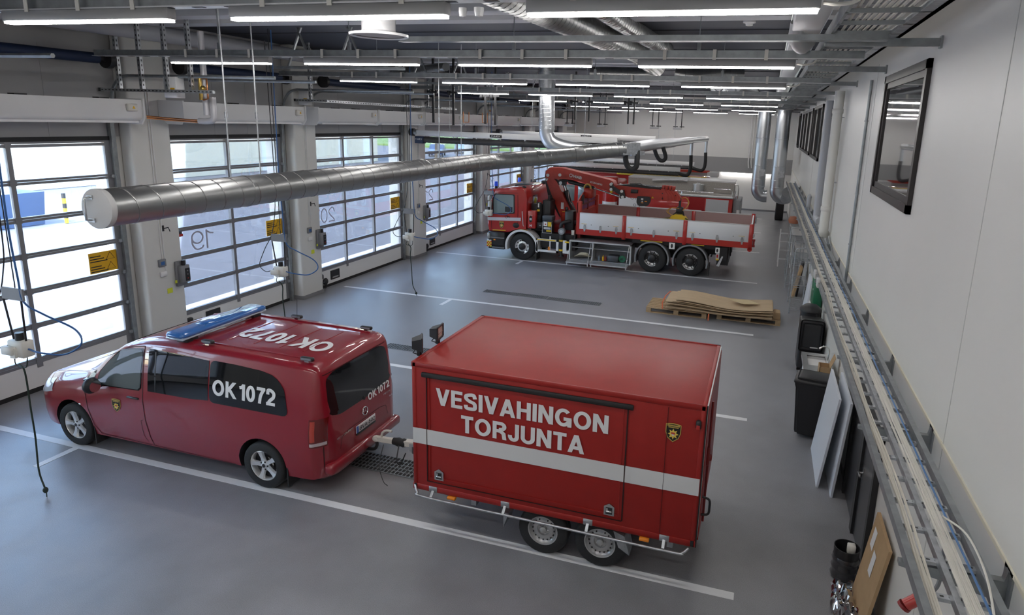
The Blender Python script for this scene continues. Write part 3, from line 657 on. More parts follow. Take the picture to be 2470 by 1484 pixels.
def steelwheel(parent,x,y,r,w,sg):
    o,q,yo=wheel(parent,x,y,r,w,sg,'steel'); f=sg; m=MB().m(rim_s)
    m.lathe([(q,-f*.11),(q*.97,-f*.02),(q*1.02,f*.0),(q*.93,-f*.004),(q*.88,-f*.035),(q*.80,-f*.045),(q*.66,-f*.03),(q*.42,-f*.028),(q*.40,-f*.05),(q*.2,-f*.05),(q*.2,-f*.015),(q*.12,-f*.008),(0,-f*.008)],(x,yo,r),1,36)
    m.m(blk)
    for k in range(16):
        t=k*PI/8; c=(x+.72*q*math.cos(t),yo-f*.036,r+.72*q*math.sin(t)); m.cyl(c,(c[0],c[1]+f*.009,c[2]),q*.055,8)
    m.m(chrome)
    for k in range(5):
        t=k*2*PI/5; c=(x+.3*q*math.cos(t),yo-f*.05,r+.3*q*math.sin(t)); m.cyl(c,(c[0],c[1]+f*.018,c[2]),q*.05,6)
    m.build('steel_rim',None,o)
for x in(9.23,9.87):
    for sg,y in((-1,ty0+.16),(1,ty1-.16)): steelwheel(trl,x,y,.285,.165,sg)
for x in(9.23,9.87): MB().cyl((x,ty0+.2,.285),(x,ty1-.2,.285),.035,10).build('axle',galv_d,trl)
m=MB().m(galv).bar((7.9,VY-.45,.42),(7.15,VY-.02,.42),.06,.09).bar((7.9,VY+.4,.42),(7.15,VY+.02,.42),.06,.09).bar((7.75,VY,.44),(7.1,VY,.45),.10,.10).m(offw).bar((7.35,VY,.50),(7.02,VY,.48),.09,.07).m(blk_r).tube([(7.03,VY,.47),(6.99,VY,.47),(6.96,VY,.47),(6.92,VY,.47),(6.88,VY,.47),(6.84,VY,.47)],[.05,.06,.05,.06,.05,.045],12).m(offw).bar((6.86,VY,.47),(6.56,VY,.46),.06,.06).sphere((6.58,VY,.455),(.055,.045,.045)).tube(spline([(6.66,VY,.49),(6.68,VY,.56),(6.74,VY,.60),(6.82,VY,.60)],4),.016,8)
m.build('drawbar',None,trl)
MB().m(blk).tube(spline([(6.95,VY-.05,.45),(6.98,VY-.16,.30),(7.02,VY-.14,.24),(7.05,VY-.05,.36)],6),.008,6).tube(spline([(6.72,VY-.05,.42),(6.76,VY-.22,.22),(6.86,VY-.30,.06),(6.95,VY-.34,.03)],6),.005,6).build('breakaway_cable',None,trl)
for y,tw in((-5.72,.5),(-5.28,.15)):
    m=MB().m(blk); R=Matrix.Rotation(tw,3,'Z'); c=Vector((7.66,y,2.17)); 
    def lp(v): return R@Vector(v)+c
    V=[lp((.03,-.10,-.07)),lp((.03,.10,-.07)),lp((.03,.10,.08)),lp((.03,-.10,.08)),lp((-.08,-.06,-.04)),lp((-.08,.06,-.04)),lp((-.08,.06,.05)),lp((-.08,-.06,.05))]
    m.raw(V,[(4,5,6,7),(0,1,5,4),(1,2,6,5),(2,3,7,6),(3,0,4,7)])
    for a,b in((0,1),(1,2),(2,3),(3,0)): m.bar(V[a],V[b],.016,.02)
    m.box(c.x-.02,c.x+.02,c.y-.02,c.y+.02,2.03,2.12).tube([c+Vector((-.03,0,-.05)),c+Vector((-.08,.0,-.12)),c+Vector((-.02,.02,-.14))],.008,6)
    m.m(mat('floodlight_glass',(.42,.38,.32),.15,coat=.5)).raw([lp((.028,-.09,-.06)),lp((.028,.09,-.06)),lp((.028,.09,.07)),lp((.028,-.09,.07))],[(0,1,2,3)])
    m.m(steel).bar(lp((.036,-.08,0)),lp((.036,.08,0)),.006,.006)
    m.build('floodlight',None,trl)
# ---------------- crane truck ----------------
T0,T1=8.55,10.95; TC=(T0+T1)/2
trk=thing('crane_truck',(6.4,TC,0),'red three-axle truck with a folded crane and a white-sided flatbed','truck')
silver=mat('silver_side',(.72,.73,.75),.45)
# cab
m=MB().m(red_k)
fr=[(2.36,.90),(2.30,1.15),(2.31,1.45),(2.40,1.9),(2.50,2.18),(2.58,2.30),(2.72,2.37),(3.2,2.43),(3.5,2.46),(3.62,2.44),(3.70,2.34),(3.72,2.1),(3.71,1.06),(3.5,1.06),(3.3,1.02),(3.05,.90)]
m.prism(fr,1,T0+.02,T1-.02)
es=[e for e in m.bm.edges if abs(e.verts[0].co.y-e.verts[1].co.y)<1e-4 and (e.verts[0].co.z>1.6 or e.verts[0].co.x<2.4)]
bmesh.ops.bevel(m.bm,geom=es,offset=.07,segments=3,profile=.5,affect='EDGES')
[setattr(f,'smooth',True) for f in m.bm.faces]; m.build('cab',None,trk,ang=35)
cabglass=mat('truck_glass',(.22,.28,.29),.04,coat=.5)  # pale opaque base stands in for daylight seen through the cab
y=T0+.012
def win(nm,pl,mt_,yy=y,d=.004): return MB().m(mt_).prism(rnd(pl,.05),1,yy,yy+d).build(nm,None,trk)
MB().m(blk).prism(rnd([(2.50,1.50),(2.50,2.02),(2.57,2.20),(3.29,2.21),(3.30,1.56)],.05),1,y,y+.02).m(cabglass).prism(rnd([(2.54,1.53),(2.54,2.0),(2.60,2.165),(3.25,2.175),(3.26,1.59)],.05),1,y-.004,y+.002).m(mat('seat_dark',(.03,.035,.04),.3)).box(2.95,3.22,y-.006,y-.003,1.6,1.78).build('side_window',None,trk)
MB().m(cabglass).prism([(T0+.25,2.12),(T1-.25,2.12),(T1-.2,1.5),(T0+.2,1.5)],0,2.30,2.40).build('windscreen',None,trk)
MB().m(blk).box(3.71,3.725,9.15,9.65,1.82,2.14,.005).m(cabglass).box(3.723,3.73,9.18,9.62,1.85,2.11).m(yel_h).sphere((3.73,9.42,1.95),(.01,.13,.11)).build('rear_window',None,trk)
MB().m(mat('silver_stripe',(.62,.62,.66),.35)).prism([(2.315,1.27),(2.315,1.38),(3.52,1.44),(3.52,1.33)],1,T0+.010,T0+.03).build('stripe',None,trk)
MB().m(yel).prism([(2.50,.935),(2.50,.965),(2.98,.985),(2.98,.955)],1,T0+.012,T0+.03).build('reflective_strip',None,trk)
m=MB(); shield(m,lambda u,v,o:(2.83+u*.17,T0+.014-o,1.15+v*.19)); m.build('emblem',None,trk,recalc=False)
m=MB().m(gap)
for a,b in(((2.47,1.0),(2.44,1.5)),((3.42,1.1),(3.40,2.2)),((2.44,1.5),(2.55,2.22)),((2.55,2.22),(3.40,2.26))): m.bar((a[0],T0+.018,a[1]),(b[0],T0+.018,b[1]),.012,.01)
m.build('door_gap',None,trk)
MB().m(blk).box(3.02,3.14,T0+.0,T0+.02,1.42,1.45,.01).tube(arc((3.0,1.44),.05,0,2*PI,12,'xz',T0+.012),.006,5).sphere((3.35,T0+.02,1.17),(.12,.02,.09)).build('door_handle',None,trk)
MB().m(lgrey).tube([(3.56,T0+.03,1.66),(3.58,T0-.02,1.62),(3.62,T0-.02,1.2),(3.63,T0+.03,1.16)],.014,8).build('grab_rail',None,trk)
for sy in(T0-.10,T1+.10):
    m=MB().m(wht).box(2.40,2.50,sy-.09,sy+.09,1.45,1.95,.04,seg=3).box(2.38,2.46,sy-.07,sy+.07,1.97,2.13,.03,seg=2).m(blk).tube([(2.45,sy,2.1),(2.5,(sy+TC)/2+(-.62 if sy<TC else .62)*0+(sy-TC)*.45,2.24)],.014,6).tube([(2.45,sy,1.5),(2.5,TC+(sy-TC)*.9,1.45)],.014,6); m.build('mirror',None,trk)
m=MB().m(red_k).prism([(2.22,2.22),(2.30,2.30),(2.60,2.36),(2.62,2.28),(2.40,2.16)],1,T0+.06,T1-.06).m(blk).prism([(2.20,2.14),(2.23,2.22),(2.42,2.15),(2.38,2.10)],1,T0+.06,T1-.06); m.build('sun_visor',None,trk)
for x,yy in((2.50,8.85),(2.62,10.75)): MB().m(blk).cyl((x,yy,2.32),(x,yy,2.42),.05,12).m(blu_l).lathe([(.058,2.42),(.062,2.46),(.058,2.56),(.04,2.58),(0,2.58)],(x,yy,0),2,16).build('beacon',None,trk)
MB().box(2.95,3.55,9.45,10.1,2.40,2.455,.01).build('roof_hatch',blk,trk); MB().box(2.7,2.75,8.7,10.8,2.36,2.44).build('beacon_bar',lgrey,trk); MB().box(3.52,3.63,8.62,8.76,2.36,2.50,.02).build('work_lamp',blk,trk); MB().box(3.55,3.66,10.5,10.66,2.40,2.54,.02).build('work_lamp',blk,trk)
m=MB().m(blk).box(2.34,2.95,T0+.01,T1-.01,.30,.90,.03).m(mgrey).box(2.44,2.94,T0-.02,T0+.03,.68,.71).box(2.50,2.94,T0-.03,T0+.03,.34,.38).m(blk_r).box(2.5,2.92,T0+.0,T0+.02,.45,.62).m(wht).box(2.30,2.48,T0-.005,T0+.4,.36,.62,.03).m(mat('headlamp',(.5,.5,.48),.1,coat=1)).box(2.31,2.42,T0-.003,T0+.3,.64,.84,.02).m(org).box(2.55,2.62,T0-.005,T0+.0,.60,.645); m.build('bumper',None,trk)
m=MB()
for k in range(4):
    for j in range(4): m.m(yel_h if (k+j)%2 else mat('marker_red',(.7,.05,.03),.4)).box(2.305+k*.043,2.348+k*.043,T0-.009,T0-.004,.37+j*.05,.42+j*.05)
m.build('hazard_marking',None,trk)
# fenders and wheels
def fender(cx,r,a0,a1,mt_,y0,y1,th=.05):
    m=MB().m(mt_); n=24; V=[]
    for k in range(n+1):
        t=a0+(a1-a0)*k/n; c,s=math.cos(t),math.sin(t); V.append([m.bm.verts.new((cx+q*c,yy,.46+q*s)) for q,yy in((r,y0),(r+th,y0),(r+th,y1),(r,y1))])
    for A,Bq in zip(V,V[1:]):
        for i in range(4): m._f([A[i],A[(i+1)%4],Bq[(i+1)%4],Bq[i]])
    m._f(V[0]);m._f(V[-1][::-1]); return m.build('fender',None,trk)
def truckwheel(x,yy,sg,rear):
    r=.455; o,q,yo=wheel(trk,x,yy,r,.32,sg,'truck'); f=sg; m=MB().m(rim_m)
    d=.0 if not rear else .07
    P_=[(q,0),(q*1.0,-f*.02),(q*.93,-f*.02),(q*.88,-f*(.05+d)),(q*.70,-f*(.06+d))]
    m.m(blk).lathe(P_,(x,yo-f*.004,r),1,36); m.m(rim_m)
    for a0 in((1.7,-1.3) if not rear else (.5,3.5)): m.lathe(P_,(x,yo,r),1,14,a0,a0+1.75)
    m.m(blk if rear else rim_m).lathe([(q*.7,-f*(.06+d)),(q*.45,-f*(.05+d))],(x,yo,r),1,30); m.m(blk).lathe([(q*.46,-f*(.06+d)),(q*.46,-f*.0),(q*.3,f*.03),(0,f*.03)],(x,yo,r),1,24)
    # bright arcs are reflections put into the rim colour; hand holes follow
    m.m(blk)
    for k in range(10):
        t=k*2*PI/10; c=(x+.79*q*math.cos(t),yo-f*(.050+d),r+.79*q*math.sin(t)); m.cyl(c,(c[0],c[1]+f*.012,c[2]),q*.085,8)
    m.m(chrome if not rear else mgrey)
    for k in range(10):
        t=(k+.5)*2*PI/10; c=(x+.56*q*math.cos(t),yo-f*(.05+d),r+.56*q*math.sin(t)); m.cyl(c,(c[0],c[1]+f*.025,c[2]),q*.045,6)
    m.build('truck_rim',None,o)
for x,rear in((3.57,0),(7.99,1),(9.20,1)):
    truckwheel(x,T0+.2,-1,rear); truckwheel(x,T1-.2,1,rear)
for yy0,yy1 in((T0-.02,T0+.42),(T1-.42,T1+.02)):
    fender(3.57,.52,.0-.25,PI+.25,wht,yy0,yy1,.07)
    for x in(7.99,9.20): fender(x,.51,.0-.3,PI+.3,mgrey,yy0,yy1,.045)
m=MB().m(yel); 
for k in range(6):
    t0=1.25+k*.13; m.quad(*[(3.57+.592*math.cos(t),yy,.46+.592*math.sin(t)) for t,yy in((t0,T0-.018),(t0+.11,T0-.018),(t0+.11,T0+.1),(t0,T0+.1))])
m.build('reflective_strip',None,trk)
# chassis
m=MB().m(blk).box(3.4,10.4,9.35,9.55,.62,.92).box(3.4,10.4,9.95,10.15,.62,.92)
for x in(3.57,7.99,9.20): m.cyl((x,T0+.4,.455),(x,T1-.4,.455),.09,12)
m.box(7.3,10.3,T0+.15,T1-.15,.90,1.05).box(4.2,5.4,8.75,10.8,.45,.95).box(10.0,10.35,T0+.2,T1-.2,.42,.95).sphere((8.6,9.75,.5),(.3,.25,.2)); m.build('chassis',None,trk)
# side guard frames and tool box
m=MB().m(wht).box(4.10,4.88,T0-.02,T0+.02,.735,.80).box(4.13,4.88,T0-.02,T0+.02,.36,.43).box(4.80,4.88,T0-.02,T0+.02,.36,.80).box(4.10,4.15,T0-.02,T0+.02,.36,.8).box(4.56,4.6,T0-.01,T0+.01,.43,.9).box(5.03,5.15,T0-.02,T0+.02,.37,.80).box(5.15,5.25,T0-.02,T0+.02,.37,.46).m(yel).box(4.13,4.78,T0-.024,T0-.019,.75,.785).box(5.1,5.24,T0-.024,T0-.02,.73,.78).m(org).box(4.52,4.58,T0-.024,T0-.01,.43,.55); m.build('side_guard',None,trk)
m=MB().m(mgrey).box(5.27,7.32,T0+.55,T0+.58,.2,.84).box(5.27,7.32,T0,T0+.58,.18,.21).m(alu_l).box(5.25,7.33,T0-.02,T0+.6,.795,.84).box(5.25,5.29,T0-.02,T0+.58,.18,.8).box(7.28,7.33,T0-.02,T0+.58,.18,.84).box(6.03,6.06,T0-.02,T0+.5,.18,.8).box(5.29,7.28,T0+.1,T0+.55,.58,.595); m.build('tool_locker',None,trk)
for x0,x1 in((5.26,6.02),(6.06,7.28)):
    m=MB().m(mesh_floor).bar(((x0+x1)/2,T0-.2,.165),((x0+x1)/2,T0-.01,.185),x1-x0,.022).m(alu_l).bar((x0+.03,T0-.02,.78),(x0+.03,T0-.37,.2),.012,.012).bar((x1-.03,T0-.02,.78),(x1-.03,T0-.37,.2),.012,.012).box(x0,x1,T0-.40,T0-.37,.15,.19).box(x0+.02,x0+.05,T0-.38,T0-.35,.08,.17).box(x1-.05,x1-.02,T0-.38,T0-.35,.08,.17); m.quad((x0,T0-.4,.165),(x1,T0-.4,.165),(x1,T0,.20),(x0,T0,.20)); m.build('drop_flap',None,trk)
# crane base, stabiliser, control stand, tanks behind the cab
m=MB().m(red_d).box(4.35,5.35,9.0,10.6,.85,1.25,.03).m(blk).box(4.2,5.4,8.7,10.8,.8,.98).m(red_c).box(4.65,5.25,9.45,10.1,1.2,1.6,.04).m(blk).box(5.0,5.3,8.75,9.1,1.12,1.75,.02).m(red_d).box(4.85,5.5,8.95,9.3,.85,1.12); m.build('crane_base',None,trk)
m=MB().m(blk).cyl((4.97,T0+.03,.40),(4.97,T0+.03,1.15),.075,16).cyl((4.97,T0+.03,.28),(4.97,T0+.03,.4),.05,12).cyl((4.97,T0+.03,.24),(4.97,T0+.03,.28),.10,16).m(yel).cyl((4.97,T0+.03,.44),(4.97,T0+.03,.50),.078,16).cyl((4.97,T0+.03,.76),(4.97,T0+.03,.81),.078,16).m(mgrey).cyl((4.97,T0-.05,1.10),(4.97,T0+.1,1.10),.11,18).m(chrome).cyl((4.97,T0-.06,1.10),(4.97,T0-.04,1.10),.06,12).m(blk).tube(spline([(4.9,T0+.1,1.2),(4.95,T0+.1,1.35),(5.15,T0+.2,1.42),(5.35,T0+.35,1.38)],5),.06,10).m(offw).box(5.26,5.36,T0+.15,T0+.2,.82,1.14,.005); m.build('stabiliser_leg',None,trk)
m=MB().m(mat('control_grey',(.05,.06,.075),.4)).box(4.26,4.62,T0+.04,T0+.4,1.40,1.57,.03,seg=2).m(blk).box(4.28,4.63,T0+.02,T0+.3,1.0,1.42,.02).m(wht).box(4.33,4.46,T0+.012,T0+.02,1.23,1.37).m(yel).box(4.48,4.60,T0+.012,T0+.02,1.22,1.37).box(4.43,4.60,T0+.012,T0+.02,1.05,1.10).m(lgrey).box(4.34,4.58,T0+.012,T0+.02,1.12,1.19).tube([(4.3,T0,1.0),(4.3,T0-.02,1.35)],.008,5).tube([(4.3,T0,1.0),(4.62,T0,1.0),(4.62,T0-.02,1.3)],.008,5).m(red_k).box(4.38,4.42,T0+.008,T0+.014,1.27,1.31); m.build('control_stand',None,trk)
m=MB().m(blk).box(4.12,4.42,9.0,9.5,1.10,2.03,.03,seg=2).box(3.98,4.1,8.85,9.0,1.55,1.96,.01).box(3.76,4.12,8.9,9.15,1.0,1.9,.02).m(yel).box(4.0,4.09,8.843,8.85,1.66,1.73).m(wht).box(4.02,4.06,8.843,8.85,1.8,1.93).m(blk).cyl((4.3,9.2,2.0),(4.3,9.2,2.18),.05,10).box(4.05,4.24,8.68,8.8,1.13,1.32,.01).m(mgrey).box(4.14,4.20,8.676,8.68,1.2,1.23); m.build('hydraulic_tank',None,trk)
m=MB().m(red_k).box(3.75,4.03,T0+.05,T0+.25,1.10,1.70,.02,seg=2).m(blk).prism([(3.86+.06*math.cos(k*PI/8),1.42+.11*math.sin(k*PI/8)) for k in range(16)],1,T0+.045,T0+.05).m(lgrey).box(3.82,3.90,T0+.042,T0+.045,1.38,1.45).m(wht_g).box(3.80,3.92,T0+.045,T0+.05,1.545,1.555); letter(m,'H',lambda u,v:(3.83+u*.07,T0+.044,1.16+v*.08),.03); m.build('extinguisher_box',None,trk)
# crane booms
m=MB().m(red_c).prism([(4.02,2.80),(4.20,2.80),(4.42,2.62),(4.98,1.60),(5.10,1.38),(4.85,1.28),(4.62,1.38),(4.25,2.15),(4.02,2.68)],1,9.60,9.96).m(blk).prism([(4.02,2.66),(4.26,2.12),(4.62,1.42),(4.56,1.40),(4.12,2.1),(3.98,2.64)],1,9.62,9.94).m(mat('bolt_white',(.7,.7,.68),.4))
for x,z in((4.07,2.74),(4.99,1.44)): m.cyl((x,9.58,z),(x,9.60,z),.05,12)
m.m(wht).box(4.60,4.70,9.59,9.60,1.70,1.92).box(4.90,4.96,9.59,9.60,1.42,1.58).m(yel).box(4.66,4.80,9.585,9.595,1.52,1.62).m(blk).box(4.77,4.86,9.55,9.6,1.58,1.78,.01); 
m.build('crane_column',None,trk)
m=MB().m(red_c).prism([(4.03,2.95),(4.17,3.09),(4.60,3.10),(6.28,2.79),(6.40,2.74),(6.46,2.60),(6.40,2.38),(6.28,2.40),(5.6,2.62),(4.98,2.74),(4.5,2.72),(4.05,2.72)],1,9.52,10.0).m(mat('bolt_white',(0,0,0)))
for x,z in((4.12,2.83),(4.55,2.86),(6.36,2.66),(6.37,2.48)): m.cyl((x,9.50,z),(x,9.52,z),.055,12)
letter(m,'HIAB',lambda u,v:(5.02+u*.30,9.514,2.80+v*.095-u*.05),.03); m.tube(arc((4.94,2.865),.05,0,2*PI,14,'xz',9.516),.012,5)
letter(m,'XS 244 HIPRO',lambda u,v:(5.62+u*.42,9.514,2.66+v*.06-u*.08),.015)
m.build('main_boom',None,trk,recalc=False)
m=MB().m(blk).prism([(4.0,2.76),(4.02,2.98),(4.12,3.02),(4.2,2.98),(4.08,2.9),(4.06,2.7)],1,9.55,9.97).bar((4.10,9.7,2.70),(4.62,9.7,2.56),.1,.09).bar((4.50,9.7,2.62),(4.72,9.7,2.60),.2,.2).m(mat('bolt_white',(0,0,0))).cyl((4.56,9.58,2.58),(4.56,9.60,2.58),.06,12).cyl((4.05,9.58,2.68),(4.05,9.60,2.68),.05,12).m(blk).tube(spline([(4.6,9.6,2.68),(5.0,9.58,2.66),(5.3,9.56,2.58),(5.6,9.6,2.52)],5),.04,8); m.build('linkage',None,trk)
m=MB().m(chrome).cyl((4.62,9.8,2.56),(4.72,9.8,2.24),.055,14).m(blk).cyl((4.70,9.8,2.32),(4.86,9.8,1.86),.085,16).bar((4.84,9.8,1.95),(5.12,9.8,1.40),.16,.14).m(steel).tube(spline([(4.80,9.72,2.3),(4.86,9.70,2.0),(4.98,9.70,1.8),(5.08,9.7,1.5)],5),.012,6); m.build('lift_cylinder',None,trk)
m=MB().m(blk).cyl((4.9,9.42,2.66),(5.78,9.42,2.50),.06,14).m(chrome).cyl((5.76,9.42,2.50),(6.70,9.42,2.26),.03,12).m(yel).sphere((6.38,9.46,2.42),.05); m.build('fold_cylinder',None,trk)
m=MB().m(blk).bar((6.36,9.46,2.66),(6.40,9.46,2.46),.05,.12).bar((6.38,9.46,2.56),(6.74,9.46,2.36),.06,.13).bar((6.72,9.46,2.48),(6.78,9.46,2.22),.08,.17).m(mat('bolt_white',(0,0,0)))
for x,z in((6.36,2.66),(6.37,2.49),(6.73,2.45),(6.77,2.26)): m.cyl((x,9.40,z),(x,9.42,z),.05,12)
m.build('link_arm',None,trk)
m=MB().m(red_c).prism([(6.42,2.62),(6.9,2.60),(8.06,2.56),(8.06,2.23),(6.92,2.24),(6.72,2.34),(6.48,2.52)],1,9.58,9.98)
for k in range(5): x=8.0+k*.10; m.prism([(x,2.60-k*.02),(x+.09,2.60-k*.02),(x+.24,2.42-k*.02),(x+.24,2.22+k*.005),(x+.12,2.20+k*.008)],1,9.54+k*.025,10.02-k*.025)
for k in range(4): m.box(8.02+k*.11,8.10+k*.11,9.64,9.92,2.56,2.70-k*.005*(k>1),.005)
m.m(blk).prism([(6.5,2.62),(7.1,2.70),(8.0,2.64),(8.0,2.58),(6.5,2.56)],1,9.66,9.9)
for k in range(5):
    for z in(2.45,2.29): m.cyl((8.06+k*.105,9.535+k*.02,z-k*.012),(8.06+k*.105,9.56+k*.02,z-k*.012),.02,8)
m.m(steel).tube([(6.95,9.6,2.70),(7.3,9.6,2.72),(7.42,9.6,2.66),(7.95,9.6,2.63)],.015,6).m(yel).prism([(7.70,2.27),(7.78,2.27),(7.74,2.33)],1,9.572,9.579).m(blk).box(7.02,7.25,9.5,9.58,2.40,2.52,.01); m.build('outer_boom',None,trk)
m=MB().m(blk).prism(rnd([(7.25,2.32),(7.68,2.32),(7.70,2.18),(7.62,2.02),(7.34,2.0),(7.25,2.1)],.05),1,9.38,9.56).m(wht).box(7.40,7.47,9.374,9.38,2.22,2.27).m(org).box(7.52,7.60,9.374,9.38,2.16,2.185).box(7.40,7.48,9.374,9.38,2.11,2.13).m(lgrey).cyl((7.44,9.374,2.165),(7.44,9.38,2.165),.025,12); m.build('remote_panel',None,trk)
m=MB().m(blk).bar((8.62,9.78,2.32),(8.62,9.78,2.0),.07,.07).box(8.52,8.74,9.68,9.88,1.80,2.02,.02).bar((8.55,9.78,1.85),(8.38,9.78,1.70),.08,.05).bar((8.72,9.78,1.9),(8.78,9.78,1.72),.07,.05).m(yel).prism([(8.28,1.60),(8.38,1.72),(8.50,1.78),(8.72,1.78),(8.84,1.70),(8.92,1.60)],1,9.62,9.94).m(mat('grab_olive',(.14,.11,.03),.6)).bar((8.35,9.6,1.68),(8.05,9.5,1.60),.06,.04).bar((8.85,9.6,1.68),(9.05,9.5,1.60),.06,.04).m(mat('hose_yellow',(.5,.27,.04),.5))
for k in range(2): m.tube(spline([(8.66,9.74+k*.06,2.30),(8.80,9.7+k*.05,2.34),(8.90+k*.02,9.7,2.2),(8.84,9.7,2.02),(8.70,9.7,1.9)],6),.013,6).tube(spline([(8.62,9.7-k*.03,1.98),(8.42,9.66,2.0),(8.27-k*.05,9.64,1.88),(8.38,9.64,1.76),(8.56,9.66,1.78)],6),.013,6)
m.build('grab',None,trk)
# flatbed
m=MB().m(red_k).box(5.52,11.0,T0,T1,1.06,1.17,.01).box(5.52,11.0,T0-.015,T0+.02,1.05,1.235)
for x in(7.035,8.965): m.box(x-.045,x+.075,T0-.03,T0+.04,1.0,1.77,.008).box(x-.045,x+.075,T1-.04,T1+.03,1.0,1.77,.008)
m.box(10.90,11.02,T0-.03,T0+.09,1.0,1.79,.01).box(10.90,11.02,T1-.09,T1+.03,1.0,1.82,.01).cyl((10.96,T0-.03,1.02),(10.96,T0+.09,1.02),.07,16).box(5.50,5.56,T0-.02,T1+.02,1.05,1.75).m(yel).box(7.6,8.3,T0+.02,T0+.03,1.0,1.03).box(9.2,9.6,T0+.02,T0+.03,1.0,1.03)
m.m(mat('bed_floor',(.2,.12,.09),.7)).box(5.56,10.95,T0+.03,T1-.03,1.165,1.18); m.build('bed',None,trk)
for a,b in((5.57,6.985),(7.115,8.915),(9.045,10.895)):
    m=MB().m(silver).box(a,b,T0-.012,T0+.022,1.20,1.765,.004); m.m(alu_l).box(a,b,T0-.014,T0+.024,1.75,1.775)
    m.m(yel)
    for x in(a+.16,b-.2): m.box(x-.09,x+.09,T0-.0145,T0-.012,1.405,1.415)
    m.m(blk).cyl((a+.4,T0-.015,1.39),(a+.4,T0-.012,1.39),.014,8).cyl((b-.45,T0-.015,1.39),(b-.45,T0-.012,1.39),.014,8)
    sp=m.build('side_panel',None,trk)
    for x in(a+.18,(a+b)/2,b-.18): MB().m(galv).prism([(x-.03,1.20),(x+.03,1.20),(x+.045,1.30),(x+.025,1.39),(x-.025,1.39),(x-.045,1.30)],1,T0-.03,T0-.012).box(x-.022,x+.022,T0-.04,T0-.01,1.16,1.22).build('latch',None,sp)
    MB().m(mat('inner_side',(.46,.32,.31),.5)).box(a,b,T1-.022,T1+.012,1.18,1.78).m(alu_l).box(a,b,T1-.024,T1+.014,1.765,1.79).build('side_panel',None,trk)
MB().m(silver).box(10.94,10.98,T0+.09,T1-.09,1.2,1.78).m(galv).box(11.02,11.07,T0-.01,T0+.04,1.4,1.5).box(11.02,11.07,T1-.04,T1+.01,1.5,1.75).m(red_d).box(11.0,11.1,T0+.0,T0+.06,1.28,1.34).box(11.0,11.1,T0+.0,T0+.06,1.1,1.16).cyl((11.06,T0+.03,1.1),(11.06,T0+.03,1.34),.03,8).build('tailgate',None,trk)
m=MB().m(red_c).box(5.46,5.60,T0-.01,T0+.16,1.06,2.12,.01)
m.box(5.46,5.60,T1-.16,T1+.01,1.06,2.12,.01).prism([(T0-.01,1.75),(T1+.01,1.75),(T1+.01,2.1),(T1-.15,2.2),(TC+.45,2.38),(TC+.4,2.52),(TC-.4,2.52),(TC-.45,2.38),(T0+.15,2.2),(T0-.01,2.1)],0,5.47,5.50)
m.m(mat('mesh_mauve',(.26,.10,.22),.5))
for k in range(26):
    yy=T0+.2+k*(T1-T0-.4)/26; m.box(5.50,5.515,yy,yy+.035,1.80,2.12)
m.m(red_d).box(5.50,5.53,TC-.06,TC+.06,1.75,2.3).box(5.50,5.53,T0+.15,T1-.15,1.94,2.0).m(red_c).box(5.46,5.75,9.3,9.9,2.16,2.50,.03)
m.m(mat('hook_brass',(.45,.28,.05),.4)).tube(arc((5.62,2.52),.11,-.3,PI+.2,10,'xz',9.2),.03,8).m(blk).box(5.52,5.58,8.9,9.0,2.0,2.3); m.build('headboard',None,trk)
# rear marker lamps and mud flap
m=MB().m(wht).box(9.95,10.08,T0-.005,T0+.02,.82,.99).m(blk).prism([(10.01+.03*math.cos(k*PI/6),.905+.06*math.sin(k*PI/6)) for k in range(12)],1,T0-.009,T0-.005).m(lgrey).box(9.98,10.08,T0-.004,T0+.02,.62,.81).m(red_k).box(10.0,10.05,T0-.008,T0,.68,.78).m(yel).box(9.99,10.07,T0-.008,T0,.60,.65).m(alu_l).prism([(10.1,.4),(10.2,.72),(10.16,.74),(10.02,.42)],1,T0,T0+.06).m(blk).box(10.05,10.3,T0+.03,T0+.4,.6,1.0); m.build('rear_lamp',None,trk)
m=MB().m(wht).box(8.52,8.70,T0-.02,T0+.0,.83,1.03).m(blk).prism([(8.61+.035*math.cos(k*PI/6),.93+.07*math.sin(k*PI/6)) for k in range(12)],1,T0-.024,T0-.02); m.build('number_sign',None,trk)
MB().m(blk_r).box(4.10,4.12,T0+.0,T0+.36,.06,.4).box(9.78,9.80,T0,T0+.36,.06,.45).build('mud_flap',None,trk)
# equipment lying in the open locker
m=MB().m(mat('rope_cream',(.5,.45,.33),.8))
for k in range(5): m.tube(spline([(5.4+.03*k,T0+.15+.02*k,.27+.015*k),(5.6,T0+.08+.03*k,.36+.01*k),(5.82,T0+.15,.33+.02*k),(5.9-.02*k,T0+.3,.27+.01*k),(5.6,T0+.35,.26),(5.42,T0+.2,.27)],5),.016,6)
tag(m.build('rope_coil'),'coiled cream rope in the open locker of the crane truck','rope')
m=MB().m(grn); 
for k in range(3): m.tube([(7.02+.1*(1-.27*k)*math.cos(t),T0+.12,.33+.1*(1-.27*k)*math.sin(t)) for t in[q*PI/8 for q in range(16)]],.018,6,closed=True)
tag(m.build('hose_coil'),'rolled green strap standing in the open truck locker','strap')
tag(MB().m(mat('crate_dark',(.05,.055,.065),.5)).box(6.55,6.9,T0+.05,T0+.35,.215,.42,.01).m(blk).box(6.58,6.87,T0+.08,T0+.32,.40,.425).build('plastic_crate'),'dark plastic crate in the open truck locker','crate')
for x,mt_,lb_ in((6.24,mat('blue_grey',(.15,.2,.26),.5),'small blue-grey bottle in the truck locker'),(6.38,yel_s,'small yellow part left of the dark crate in the truck locker'),(6.46,red_d,'small red part beside the dark crate in the truck locker')):
    tag(MB().m(mt_).lathe([(0,0),(.035,0),(.035,.12),(.012,.15),(.012,.18),(0,.18)],(x,T0+.14,.212),2,12).build('bottle' if x<6.3 else 'tool_part'),lb_,'tool')
